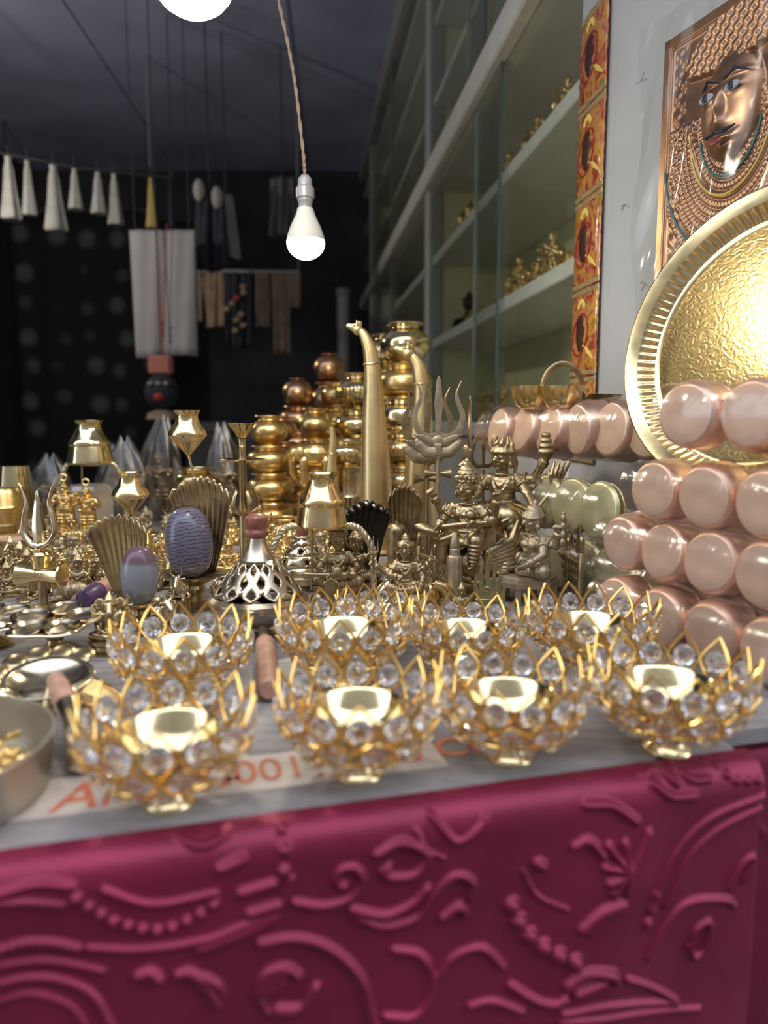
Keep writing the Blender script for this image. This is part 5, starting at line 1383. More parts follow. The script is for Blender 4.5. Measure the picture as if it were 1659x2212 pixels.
# ------------------------------------------------------------------ crowds of small cast idols on the left
A0 = [((-.15, 0, .41), (-.26, -.06, .26), (-.16, -.20, .24)), ((.15, 0, .41), (.27, -.05, .26), (.18, -.20, .27))]
A4 = A0 + [((-.15, .03, .41), (-.30, .02, .36), (-.34, -.04, .52)), ((.15, .03, .41), (.30, .02, .36), (.34, -.04, .52))]
SMALL = {
 'seated': (seated(.05, .00062, A4, 1.35, 'kirita'), 'seated crowned idol'),
 'ganesha': (ganesh_mesh(.05, .00062), 'elephant headed idol'),
 'hair': (seated(.05, .00062, A0, 1.45, 'hair', .1, 0, 'knee_up'), 'seated idol with piled hair'),
 'standing': (standing(.062, .00068), 'standing crowned idol'),
 'bull': (BULL, 'resting bull'),
}
TAKEN = [(-.13, .82, .05), (-.235, .92, .05), (.0, 0, 0)]
def free(x, y, r):
    return all((x - a) ** 2 + (y - b) ** 2 > (r + c) ** 2 for a, b, c in TAKEN)
def mark(px, Y, r): q = spot(px, Y); TAKEN.append((q.x, q.y, r))
for px, Y, r in ((305, .82, .045), (330, .79, .03), (418, .92, .052), (410, .88, .03), (95, .90, .030), (560, .80, .062), (697, .94, .075), (655, 1.03, .042), (530, 1.06, .03), (735, .955, .05), (204, 1.45, .075), (816, 1.30, .04), (905, 1.38, .045), (712, 1.46, .025),
                 (868, 1.14, .042), (782, 1.06, .045), (876, .925, .05), (920, 1.0, .05), (944, 1.06, .03), (921, 1.1, .03), (205, .93, .035), (588, 1.58, .055), (618, 1.44, .04), (660, 1.42, .035), (430, 1.58, .05), (754, 1.58, .05), (682, 1.52, .05), (145, 1.42, .035), (192, 1.42, .035), (10, 1.30, .035), (36, 1.6, .04), (1006, .98, .06), (242, .80, .03), (692, 1.8, .06)):
    mark(px, Y, r)
PROTO = {}
RN = ['front', 'second', 'third', 'fourth', 'fifth', 'sixth', 'seventh', 'eighth', 'rear']
ON = ['first', 'second', 'third', 'fourth', 'fifth', 'sixth', 'seventh', 'eighth', 'ninth', 'tenth', 'eleventh', 'twelfth', 'thirteenth', 'fourteenth', 'fifteenth', 'sixteenth', 'seventeenth', 'eighteenth', 'nineteenth', 'twentieth']
def small_idol(kind, px, Y, sc, rz, lb, mk, tilt=0.0):
    me, _ = SMALL[kind]
    if kind not in PROTO:
        t = th(f'small_{"bull" if kind == "bull" else "idol"}', lb, 'figurine', px, Y, rz, 'small cast brass figures')
        o = obj('figure', me, None, t); o.location.z = .0035 if kind != 'bull' else .002
        if not me.materials: me.materials.append(M['brass_dull'])
        o.material_slots[0].link = 'OBJECT'; o.material_slots[0].material = M[mk]
        mb = MB()
        if kind == 'bull': mb.box((-.013, -.034, 0), (.013, .030, .003), .001)
        elif kind == 'standing': mb.lathe([(0, 0), (.013, 0), (.013, .0025), (.011, .0045), (0, .0045)], 16)
        else: mb.lathe([(0, 0), (.0185, 0), (.019, .002), (.016, .004), (0, .005)], 20)
        mb.build('pedestal', M['brass_dull'], t)
        t.scale = (sc,) * 3; PROTO[kind] = t
        return t
    t = dup(PROTO[kind], spot(px, Y), rz, lb, scale=sc)
    for c in t.children:
        if c.name.startswith('figure'): c.material_slots[0].material = M[mk]
    return t
def crowd(rows, x_from, x_to, step, place, seed, mats):
    rnd = random.Random(seed)
    for ri, (Y, sc) in enumerate(rows):
        px = x_from + rnd.uniform(0, step * .5); n = 0
        while px < x_to:
            y = Y + rnd.uniform(-.018, .018); q = spot(px, y); r = .0165 * sc
            if free(q.x, q.y, r):
                kind = rnd.choice(['seated', 'ganesha', 'hair', 'standing', 'seated', 'hair', 'ganesha', 'bull'])
                s_ = sc * rnd.uniform(.88, 1.12) * (.8 if kind == 'standing' else 1)
                lb = f"{SMALL[kind][1]}, {ON[min(n, 19)]} from left, {RN[ri]} row, {place}"
                small_idol(kind, px, y, s_, rnd.uniform(-.6, .6), lb, rnd.choice(mats))
                TAKEN.append((q.x, q.y, r)); n += 1
            px += step * rnd.uniform(.55, 1.0) * (1.0 / Y)
MM = ['brass_dull', 'brass_dull', 'brass_mid', 'brass_gold', 'brass_dust']
small_idol('seated', 172, 1.0, 1.15, .1, 'small crowned brass idol just right of the gold drum, one of a close pair', 'brass_dull'); mark(172, 1.0, .02)
small_idol('hair', 212, 1.01, 1.1, -.1, 'small crowned brass idol just right of the gold drum, right one of a close pair', 'brass_dull'); mark(212, 1.01, .02)
small_idol('bull', 150, .945, 1.0, -1.3, 'dusty rounded bull lying between the trident and the purple handle', 'brass_dust'); mark(150, .945, .03)
crowd([(.945, .85), (.99, .95), (1.04, 1.0), (1.09, 1.1), (1.15, 1.2), (1.22, 1.25), (1.30, 1.3), (1.39, 1.35), (1.50, 1.4)], -40, 500, 50, 'left crowd', 5, MM)
crowd([(1.12, 1.0), (1.20, 1.1), (1.29, 1.15), (1.38, 1.2), (1.5, 1.3)], 505, 900, 66, 'group behind the arch', 8, MM)
crowd([(.90, .72), (.945, .72)], 925, 1075, 60, 'group before the goddess', 12, ['brass_mid', 'brass_dull'])
# the two gold standing figures, left
MEG = standing(.128, .0011, pose=1); MEG2 = standing(.128, .0011, 'hair', 0)
for px, yt, me, lb in ((145, 1036, MEG, 'bright gold standing idol with a ring on its crown, left of the pair'), (192, 1046, MEG2, 'bright gold standing idol, right of the pair below the lantern')):
    t = th('gold_idol', lb, 'statue', px, 1.42, .05, 'pair of bright gold standing figures'); o = obj('figure', me, M['brass_gold'], t); s_ = (hz(yt, 1.42) - .008) / .124; o.scale = (s_ * 1.25, s_ * 1.25, s_); o.location.z = .008
    MB().lathe([(0, 0), (.030, 0), (.031, .004), (.026, .009), (0, .009)], 24).build('pedestal', M['brass_gold'], t)
    rr_ = MB(); zt = hz(yt, 1.42); rr_.ring((0, 0, zt + .004), (0, 1, 0), .006, .0018, 16, 6); rr_.build('crown_ring', M['brass_gold'], t)
# brass canister, glass tumbler, copper ring box at the far left
Y = 1.30; t = th('canister', 'short ribbed brass canister at the left frame edge', 'canister', 8, Y); zc = hz(1054, Y)
MB().lathe([(0, 0), (.036, 0), (.038, .003), (.037, zc * .42), (.040, zc * .45), (.037, zc * .48), (.037, zc * .7), (.039, zc * .72), (.037, zc * .75), (.036, zc * .93), (.031, zc), (0, zc)], 40).build('canister_body', M['brass_gold'], t)
Y = 1.62; t = th('tumbler', 'tapered brass tumbler turned upside down at the far left', 'tumbler', 38, Y); zc = hz(1006, Y)
MB().lathe([(0, 0), (.048, 0), (.049, .004), (.030, zc), (0, zc)], 36).build('tumbler_body', M['brass_bright'], t)
Y = 1.17; t = th('copper_box', 'small round brass box with a copper rim at the left', 'box', 34, Y); zc = hz(1158, Y)
MB().lathe([(0, 0), (.026, 0), (.026, zc - .006), (0, zc - .006)], 32).build('box_body', M['brass_mid'], t); MB().lathe([(0, zc - .006), (.029, zc - .006), (.030, zc - .003), (.027, zc), (0, zc - .001)], 32).build('rim', M['copper'], t)
# clear bags of goods behind
rnd = random.Random(4)
def bag(px, Y, w, h, lb, seed):
    rd = random.Random(seed); ph = [rd.uniform(0, 6.28) for _ in range(6)]
    t = th('plastic_bag', lb, 'bag', px, Y)
    def fn(u, v):
        a = 2 * math.pi * u
        r = w * (1 - .80 * v ** 2.6) * (1 + .10 * math.sin(3 * a + ph[0] + 4 * v) + .08 * math.sin(7 * a + ph[1] - 6 * v) + .05 * math.sin(11 * a + 9 * v + ph[2]))
        return (r * math.cos(a) + .25 * w * v * math.sin(ph[3]), r * .7 * math.sin(a), .002 + h * v * (1 + .04 * math.sin(4 * a + ph[4])))
    MB().grid(fn, 60, 24, True).build('bag_film', M['bag'], t)
    i = obj('wrapped_figure', SMALL['standing'][0], M['brass_gold'], t); k = h * .7 / .062; i.scale = (k * 1.3, k * 1.3, k); i.location.z = .004
for k, (px, Y, w, h, lb) in enumerate(((285, 1.70, .060, .19, 'crumpled clear bag around a brass figure, right of the lantern'), (350, 1.74, .055, .235, 'tallest crumpled clear bag left of the large hanging pot'), (488, 1.72, .050, .22, 'crumpled clear bag right of the large hanging pot'), (250, 1.82, .06, .17, 'low crumpled clear bag behind the bright pot'), (110, 1.75, .06, .15, 'low crumpled clear bag behind the left trident'))):
    bag(px, Y, w, h, lb, k + 3)

# ------------------------------------------------------------------ nearest left: lamps, dish, bell
def five_lamp(px, Y, yd, R, lb, rz):
    t = th('five_wick_lamp', lb, 'oil lamp', px, Y, rz); z = hz(yd, Y, px)
    mb = MB()
    def fn(u, v):
        a = 2 * math.pi * u; r = R * v * (1 + .13 * math.cos(5 * a))
        return (r * math.cos(a), r * math.sin(a), z + .0012 * math.cos(5 * a) * v)
    FT = TR(0, 0, z) @ RZ(-rz) @ RX(.13) @ RZ(rz) @ TR(0, 0, -z); mb.M = FT; mb.grid(fn, 80, 6, True); solidify(mb.build('lobed_plate', M['silver_brass'], t, ang=None), .0016, 0)
    cp = [(.0, -.008), (.010, -.006), (.016, .0), (.0165, .0018), (.0150, .001), (.009, -.0045), (0, -.006)]
    for k in range(5):
        a = 2 * math.pi * k / 5; mb = MB(); mb.M = FT @ TR(R * .62 * math.cos(a), R * .62 * math.sin(a), z + .002) @ SCL(R / .042); mb.lathe(cp, 24); mb.build('wick_cup', M['silver_brass'], t)
    MB().lathe([(0, 0), (.022, 0), (.023, .003), (.010, .010), (.0075, .016), (.011, .022), (.008, .028), (.0075, z - .012), (.014, z - .004), (0, z - .001)], 28).build('stem', M['brass_mid'], t)
    p = spl([(R * .9, .0, z), (R * 1.25, .0, z + .002), (R * 1.45, .0, z + .006)], 6); MB().tube(p, [.007 - .0005 * i for i in range(13)], 10, flat=.3).build('handle_tip', M['silver_brass'], t)
five_lamp(122, .73, 1340, .044, 'pale brass lamp with five wick cups on a lobed plate, the whole one', .35)
five_lamp(-22, .76, 1338, .042, 'pale brass lamp with five wick cups cut by the left frame edge', -.5)
# leaf lamp
Y = .60; t = th('leaf_lamp', 'brass leaf shaped oil lamp with a scalloped back, left of the bowls', 'oil lamp', 92, Y); z = hz(1462, Y, 92)
def leafdish(u, v):
    a = 2 * math.pi * u; ca, sa = math.cos(a), math.sin(a)
    r = .036 * v * (1 + .12 * ca - .12 * abs(sa) ** 2 + .12 * max(0, ca) ** 8)
    return (r * ca, r * .92 * sa, z - .010 * (1 - v ** 2.2))
LT = TR(0, 0, z) @ RX(.30) @ TR(0, 0, -z); mb = MB(); mb.M = LT; mb.grid(leafdish, 64, 10, True); solidify(mb.build('leaf_dish', M['silver_brass'], t, ang=None), .0015, 0)
for k in range(7):
    a = math.pi * (.35 + k * .14); mb = MB(); mb.M = LT; mb.ell((.045 * math.cos(a), .040 * math.sin(a), z - .004), (.012, .012, .004)); mb.build('scallop', M['brass_mid'], t)
mb = MB(); mb.grid(lambda u, v: (.030 + .034 * v, (u - .5) * .05 * (1 - .75 * v) * (1 + v), z - .012 - .014 * v + .008 * abs(u - .5)), 14, 10); solidify(mb.build('leaf_tail', M['brass_mid'], t, ang=None), .0014, 0)
MB().lathe([(0, 0), (.030, 0), (.032, .003), (.026, .010), (.016, .016), (.014, z - .014), (.022, z - .010), (0, z - .0095)], 32).build('foot', M['silver_brass'], t)
for sg in (-1, 1):
    mb = MB(); mb.ell((.028 * sg, -.018, .011), (.014, .010, .011)); mb.build('foot_lobe', M['silver_brass'], t)
# dish of trinkets
ctr = Vector((-.300, .443, TZ)); t = thing('trinket_dish', 'shallow round metal dish of gold trinkets at the lower left frame edge', 'dish', ctr)
R = .085
MB().lathe([(0, 0), (R * .93, 0), (R * .96, .002), (R, .034), (R * 1.012, .0355), (R * .985, .0355), (R * .94, .005), (0, .004)], 72).build('dish_body', mat('dull_grey_brass', (.52, .47, .38), .35, .9, .08, 30), t)
rnd = random.Random(3)
ZB = {}
for k in range(30):
    a = rnd.uniform(0, 6.28); rr_ = R * .78 * math.sqrt(rnd.uniform(.0, 1)); 
    mb = MB(); kind = k % 3
    if kind == 0: mb.tube(spl([(-.008, .006, 0), (0, .010, 0), (.007, .004, 0), (0, 0, 0), (.008, -.004, 0), (.002, -.011, 0), (-.009, -.007, 0)], 5), .0021, 7)
    elif kind == 1: mb.ring((0, 0, 0), (0, 0, 1), .0095, .0022, 22, 7)
    else: mb.tube(spl([(-.010, -.006, 0), (-.002, .002, 0), (.006, -.004, 0), (.012, .006, 0), (.004, .010, 0)], 5), .0022, 7)
    if kind not in ZB:
        ZB[kind] = mb.mesh('trinket')
    o = obj('gold_trinket', ZB[kind], M['brass_gold'], None, ctr + Vector((rr_ * math.cos(a), rr_ * math.sin(a), .0068 + .0046 * (k // 5))), (rnd.uniform(-.25, .25), rnd.uniform(-.25, .25), rnd.uniform(0, 6)))
    tag(o, 'small curled gold trinket lying in the shallow metal dish', 'trinket', 'gold trinkets heaped in the dish')
# bell with wooden grip lying by the first bowl
a_ = at(122, 1502, .575); b_ = at(148, 1560, .535); c_ = at(174, 1655, .478); base = Vector((c_.x, c_.y, TZ))
t = thing('bell_handle', 'pale brass handle with a wooden grip lying left of the first bowl', 'handle', base)
a_.z = TZ + .030; b_.z = TZ + .0235; c_.z = TZ + .0085
MB().tube([a_ - base, a_.lerp(b_, .5) - base, b_ - base], [.007, .0085, .0085], 16).build('wooden_grip', M['wood_pink'], t)
q = spl([b_ - base, b_.lerp(c_, .35) - base + Vector((0, 0, .002)), b_.lerp(c_, .75) - base, c_ - base], 6)
MB().tube(q, [.0095 - .0025 * math.sin(math.pi * i / 18) for i in range(19)], 16).build('shank', M['silver_brass'], t)
mb = MB(); mb.ell(c_ - base, (.0095, .0095, .0082), 18, 12); mb.build('end_knob', M['silver_brass'], t)
mb = MB(); mb.M = TR(a_ - base + Vector((-.004, .012, -.030))); mb.lathe([(0, 0), (.016, 0), (.014, .008), (.008, .026), (.004, .030), (0, .030)], 20); mb.build('bell', M['brass_mid'], t)
# purple and pink wooden handle bell in the crowd
Y = .93; p0 = spot(186, Y - .02, TZ + .0135); p1 = spot(246, Y + .035, TZ + .023); base = Vector((p0.x, p0.y, TZ))
t = thing('hand_bell', 'small hand bell with a purple and pink wooden handle behind the five wick lamp', 'bell', base)
d = p1 - p0
MB().tube([p0 - base + d * k for k in (-.12, -.08, 0, .42, .46)], [.006, .0115, .0132, .0132, .0118], 24).build('purple_grip', M['wood_purple'], t)
MB().tube([p0 - base + d * k for k in (.44, .48, .95, 1.05)], [.0105, .0112, .0105, .007], 24).build('pink_grip', M['wood_pink'], t)
mb = MB(); mb.M = TR(p0 - base + d * 1.05) @ d.to_track_quat('Z', 'Y').to_matrix().to_4x4(); mb.lathe([(0, 0), (.006, 0), (.012, .006), (.016, .018), (.021, .030), (.019, .030), (0, .02)], 24); mb.build('bell_cup', M['brass'], t)
# dark openwork idol behind the leaf lamp
t = th('openwork_idol', 'dark openwork brass idol between the five wick lamp and the crystal bowls', 'figurine', 242, .745, .3); o = obj('figure', ganesh_mesh(.058, .0008), M['brass_mid'], t); o.location.z = .014
lotus_base(.024, .014, M['brass_mid'], t)
# little cups stacked on the long copper row, strap handle
yc = at(1215, 880, 1.11); t = thing('cup_set', 'little brass cups with an upright strap handle on the long copper row', 'cup', (yc.x, yc.y, at(1215, 887, 1.11).z))
kz = [(0, 0), (.016, 0), (.024, .006), (.0315, .020), (.034, .036), (.0325, .036), (.029, .02), (0, .006)]
MB().lathe(kz, 40).build('cup', M['copper_dark'] if False else M['brass'], t)
o = MB().lathe(kz, 40).build('cup', M['brass'], t); o.location = (-.036, .045, .002)
o = MB().lathe([(0, 0), (.02, 0), (.032, .008), (.04, .018), (.039, .0185), (0, .006)], 40).build('flat_dish', M['brass'], t); o.location = (.055, .02, .006)
q = [(.014 + .0 * k, 0, 0) for k in range(2)]
pts = [(.004 + .030 * math.cos(a), .020, .030 + .040 * math.sin(a)) for a in np.linspace(math.pi * 1.02, -.25, 24)]
MB().tube(pts, .0042, 8, flat=.3, up=(0, 1, 0)).build('strap_handle', M['brass_dull'], t)
# ------------------------------------------------------------------ on the pier: sachet strip and copper relief
def sachet_mat():
    m = mat('printed_sachet_film', (.75, .32, .12), .22, coat=.4); nt = m.node_tree; N = nt.nodes; L = nt.links; b = N['Principled BSDF']
    tc = N.new('ShaderNodeTexCoord'); nz = N.new('ShaderNodeTexNoise'); nz.inputs['Scale'].default_value = 26; nz.inputs['Detail'].default_value = 4; nz.inputs['Distortion'].default_value = 1.5
    L.new(tc.outputs['Object'], nz.inputs['Vector']); r = N.new('ShaderNodeValToRGB'); cr = r.color_ramp
    cr.elements[0].position = .30; cr.elements[0].color = (.22, .02, .015, 1); cr.elements[1].position = .72; cr.elements[1].color = (.20, .24, .03, 1)
    for p, c in ((.42, (.34, .07, .025, 1)), (.50, (.48, .20, .08, 1)), (.58, (.52, .28, .03, 1)), (.65, (.36, .09, .03, 1))):
        e = cr.elements.new(p); e.color = c
    L.new(nz.outputs['Fac'], r.inputs['Fac']); L.new(r.outputs['Color'], b.inputs['Base Color']); return m
M['sachet'] = sachet_mat(); M['foil'] = mat('gold_foil_crimp', (.62, .50, .26), .3, .6, .2, 80); M['dark_print'] = mat('dark_brown_print', (.05, .02, .012), .3); M['yellow_print'] = mat('yellow_print', (.72, .55, .12), .35)
M['red_print'] = mat('dark_red_print', (.30, .03, .02), .3)
ss_ = thing('sachet_strip', 'hanging strip of orange printed sachets on the plaster pier', 'sachets', WP(1.328, -.003, -.08))
ss_.rotation_euler = (0, 0, math.atan2(WA.y, WA.x))
# local x runs along the wall away from us, z up, -y out of the wall is +y here
HW, PH = .060, .151
for k in range(5):
    z0 = .0 + PH * k
    top_skew = .0
    def fn(u, v, z0=z0, k=k):
        x = (u - .5) * 2 * HW
        pil = (math.sin(math.pi * u) ** .4) * (math.sin(math.pi * min(1, max(0, (v - .06) / .88))) ** .4) if .06 < v < .94 else 0
        return (x, .001 + .006 * pil + .0008 * math.sin(40 * v + 9 * u), z0 + PH * v)
    mb = MB(); mb.grid(fn, 14, 18); p = mb.build('sachet', M['sachet'], ss_, ang=None); solidify(p, .0006, -1)
    for zz in (z0 + .002, z0 + PH - .010):
        mb = MB(); mb.box((-HW, .0008, zz), (HW, .0026, zz + .008), .0004); mb.build('crimp', M['foil'], p)
    mb = MB(); mb.ell((.004, .0066, z0 + PH * .50), (.021, .0022, .034), 18, 10); mb.build('printed_figure', M['dark_print'], p)
    mb = MB(); mb.ring((.004, .0066, z0 + PH * .47), (0, 1, 0), .034, .0022, 26, 5, (.9, 1.15)); mb.build('printed_halo', M['red_print'], p)
    mb = MB()
    for a in range(5): an = math.pi * (.15 + .175 * a); mb.ell((.004 + .014 * math.cos(an), .0066, z0 + PH * .76 + .013 * math.sin(an)), (.0055, .0016, .0055), 8, 6)
    mb.build('printed_flower', M['yellow_print'], p)
    mb = MB()
    for a in range(6): mb.limb([(-.05 + .006 * a, .0050, z0 + PH * (.18 + .02 * a)), (-.03 + .006 * a, .0056, z0 + PH * (.30 + .015 * a))], [.0018, .0022], 6)
    mb.build('printed_leaves', M['yellow_print'], p)
def copper_relief():
    q = e0 + d2 * .148; nrm = Vector((-d2.y, d2.x, 0)); nrm = nrm if nrm.x < 0 else -nrm
    W, Hh = .26, .43
    o3 = q + nrm * .0165 + Vector((0, 0, CAMZ + .088))
    t = thing('copper_relief', 'embossed copper relief plate with painted face and necklaces under clear plastic', 'wall plaque', o3, math.atan2(d2.y, d2.x))
    nu, nv = 260, 430
    U, V = np.meshgrid(np.linspace(0, 1, nu), np.linspace(0, 1, nv)); X = (U - .5) * W; Z = V * Hh
    h = np.zeros_like(X)
    edge = np.minimum(np.minimum(X + W / 2, W / 2 - X), np.minimum(Z, Hh - Z))
    h += .003 * ((edge > .010) & (edge < .014)) + .002 * np.clip(1 - np.abs(edge - .018) / .002, 0, 1)
    cz = .285
    # necklaces: nested U-shaped strings of beads
    dz = Z - cz; rr_ = np.sqrt(X ** 2 + (dz / 1.35) ** 2); an = np.arctan2(dz / 1.35, X)
    below = dz < .02
    for k in range(11):
        R_ = .042 + .0085 * k
        nb = int(math.pi * R_ * 1.3 / .0075)
        bead = np.abs(np.cos(an * nb)) ** .5
        h = np.maximum(h, .0034 * np.clip(1 - ((rr_ - R_) / .0036) ** 2, 0, 1) ** .5 * (bead if k not in (3, 9) else 1) * below * (edge > .02))
    # face
    f = (X / .050) ** 2 + ((Z - .300) / .066) ** 2
    h = np.maximum(h, .022 * np.clip(1 - f, 0, 1) ** .5)
    h += .012 * np.exp(-(X / .006) ** 2) * np.clip((Z - .272) / .02, 0, 1) * np.clip((.325 - Z) / .03, 0, 1)
    h += .006 * np.exp(-((X / .012) ** 2 + ((Z - .275) / .007) ** 2))
    for sg in (-1, 1):
        h += .005 * np.exp(-(((X - .021 * sg) / .013) ** 2 + ((Z - .312) / .007) ** 2)) + .004 * np.exp(-(((X - .022 * sg) / .018) ** 2 + ((Z - .330 + 9 * (X - .022 * sg) ** 2) / .003) ** 2))
        h += .010 * np.exp(-(((X - .062 * sg) / .008) ** 2 + ((Z - .285) / .018) ** 2))
    h += .006 * np.exp(-((X / .014) ** 2 + ((Z - .258) / .0032) ** 2)) + .006 * np.exp(-((X / .011) ** 2 + ((Z - .249) / .0032) ** 2))
    cr = ((X / .078) ** 2 + ((Z - .358) / .058) ** 2 < 1) & (Z > .350 + 1.5 * X ** 2)
    h = np.maximum(h, cr * (.010 + .0025 * np.cos(X * 420) * np.cos(Z * 300)))
    h += .0016 * np.sin(X * 260) * np.sin(Z * 230) * ((np.abs(X) > .085) | (Z < .06)) * (edge > .02)
    for _ in range(2): h[1:-1, 1:-1] = .5 * h[1:-1, 1:-1] + .125 * (h[:-2, 1:-1] + h[2:, 1:-1] + h[1:-1, :-2] + h[1:-1, 2:])
    sg_y = -1
    co = np.stack([U * W, sg_y * h, Z], -1).reshape(-1, 3); ii = np.arange(nu * nv).reshape(nv, nu)
    fa = np.stack([ii[:-1, :-1], ii[:-1, 1:], ii[1:, 1:], ii[1:, :-1]], -1).reshape(-1, 4)
    me = bpy.data.meshes.new('relief'); me.from_pydata(co.tolist(), [], fa.tolist()); me.update(); me.shade_smooth()
    m = mat('painted_copper_relief', (.52, .31, .19), .36, .9, 0, 14, col2=(.33, .19, .125), rvar=.08)
    obj('relief', me, m, t)
    mb = MB()
    for a, b_ in (((0, 0), (.012, Hh)), ((W - .012, 0), (W, Hh)), ((0, 0), (W, .012)), ((0, Hh - .012), (W, Hh))): mb.box((a[0], -.0035, a[1]), (b_[0], -.0005, b_[1]), .001)
    mb.build('border', mat('bright_copper_edge', (.85, .50, .26), .28, 1, .1, 50), t)
    eyew = mat('painted_eye_white', (.36, .38, .42), .35); eyed = mat('painted_eye_dark', (.02, .03, .06), .3); teal = mat('teal_enamel', (.05, .20, .20), .35); redp = mat('dark_red_enamel', (.25, .05, .04), .35)
    for s_ in (-1, 1):
        mb = MB(); mb.ell((W / 2 + .021 * s_, -.0245, .312), (.0125, .003, .0058), 16, 8); mb.build('painted_eye', eyew, t)
        mb = MB(); mb.ell((W / 2 + .021 * s_, -.0268, .312), (.005, .0018, .0052), 12, 8); mb.build('painted_pupil', eyed, t)
        mb = MB(); mb.limb([(W / 2 + .006 * s_, -.0235, .326), (W / 2 + .022 * s_, -.0230, .333), (W / 2 + .037 * s_, -.0160, .326)], [.0012, .0018, .001], 6); mb.build('painted_brow', eyed, t)
    mb = MB(); mb.ell((W / 2, -.0275, .2535), (.012, .002, .0045), 14, 8); mb.build('painted_lips', redp, t)
    for R_, mm in ((.0505, teal), (.1185, teal), (.0675, M['yellow_print'])):
        mb = MB(); mb.tube([(W / 2 + R_ * math.cos(a), -.0045, cz + 1.35 * R_ * math.sin(a)) for a in np.linspace(-.2, -math.pi + .2, 40)], .0016, 6); mb.build('enamel_band', mm, t)
    mb = MB()
    for s_ in (-1, 1): mb.limb([(W / 2 + .002 * s_, -.0285, .2640), (W / 2 + .014 * s_, -.0270, .2625), (W / 2 + .026 * s_, -.0215, .2665)], [.0022, .0026, .0010], 7)
    mb.build('painted_moustache', eyed, t)
    sh = MB(); rd = random.Random(2); k1, k2 = 3.1, 1.7
    sh.grid(lambda u, v: (-.006 + (W + .012) * u, -.034 - .006 * math.sin(9 * u + k1 + 5 * v) * math.sin(7 * v + k2) - .004 * math.sin(23 * u - 11 * v), -.006 + (Hh + .02) * v), 40, 60)
    sh.build('plastic_sheet', thin_glass('loose_clear_sheet', (.95, .95, .95), .03, .3, .12, .5, 9), t, ang=None)
copper_relief()

# ------------------------------------------------------------------ goods on the cabinet shelves
def on_shelf(px, z, n=.15):
    k = (px - CX) / FPX; Y = (W0.x + n) / (k * .992 + .109)
    u = Y / .9941
    return WP(u, n, z)
rnd = random.Random(9); cnt = 0
SHN = {.598: 'upper lit shelf', .287: 'middle lit shelf', -.015: 'bottom ledge'}
def shelf_item(px, z, kind, sc, mk, n, extra=''):
    global cnt
    me, lb = SMALL[kind]; p = on_shelf(px, z, n); cnt += 1
    t = dup(PROTO[kind], p + Vector((0, 0, .0125 if z > 0 else .001)), -1.0 + rnd.uniform(-.3, .3), f"{lb} on the {SHN[z]} behind glass{extra}", group='brass figures in the glass cabinet', scale=sc)
    for c in t.children:
        if c.name.startswith('figure'): c.material_slots[0].material = M[mk]
for i, px in enumerate((1212, 1193, 1172, 1150, 1128, 1108, 1092)): shelf_item(px, .598, ('standing', 'seated', 'ganesha')[i % 3], (2.4, 2.7, 2.5)[i % 3], 'brass_gold', .11, f", {ON[i]} from the right")
for i, px in enumerate((1012, 996)): shelf_item(px, .598, 'seated', 3.0, 'brass_gold', .11, f", {('right', 'left')[i]} one of the far pair")
for i, px in enumerate((1208, 1188, 1160, 1140, 1118, 1098)): shelf_item(px, .287, ('ganesha', 'standing', 'hair')[i % 3], (2.4, 2.6, 2.5)[i % 3], 'brass_gold', .13, f", {ON[i]} from the right")
for i, px in enumerate((1052, 1034)): shelf_item(px, .287, 'bull', 1.6, 'brass_gold', .13, f", {('right', 'left')[i]} of the small two")
shelf_item(1012, .287, 'hair', 3.6, 'black_brass', .14, ', dark one')
for i, px in enumerate((1090, 1068, 1040)): shelf_item(px, -.015, 'standing', 2.0, 'brass_gold', .14, f", {ON[i]} from the right")

# ------------------------------------------------------------------ dim goods at the back of the shop
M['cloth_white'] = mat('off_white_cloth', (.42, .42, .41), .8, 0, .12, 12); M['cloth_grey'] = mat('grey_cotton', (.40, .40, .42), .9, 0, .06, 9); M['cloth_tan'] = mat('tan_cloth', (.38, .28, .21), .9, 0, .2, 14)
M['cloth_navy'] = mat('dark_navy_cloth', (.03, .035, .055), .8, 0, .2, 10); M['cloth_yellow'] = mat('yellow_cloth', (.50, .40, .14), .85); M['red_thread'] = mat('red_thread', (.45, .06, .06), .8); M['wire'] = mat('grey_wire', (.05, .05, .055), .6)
def sheet(p, w, h, m, name, lb, cat, seed, taper=0.0, amp=.012, group=None, rz=0.0, thick=.004):
    """a hanging wavy cloth; p is the middle of its top edge"""
    rd = random.Random(seed); a1, a2, a3 = (rd.uniform(0, 6.28) for _ in range(3))
    mb = MB()
    mb.grid(lambda u, v: ((u - .5) * w * (1 - taper + taper * v), amp * math.sin(u * 11 + a1) * (.4 + .6 * v) + amp * .5 * math.sin(u * 23 + a2 + v * 3), -h * v + .012 * h * math.sin(u * 5 + a3) * v), 26, 14)
    t = thing(name, lb, cat, p, rz, group)
    o = mb.build('cloth_panel', m, t, ang=None); solidify(o, thick, 0)
    top = CAMZ + CEIL - p.z
    return t
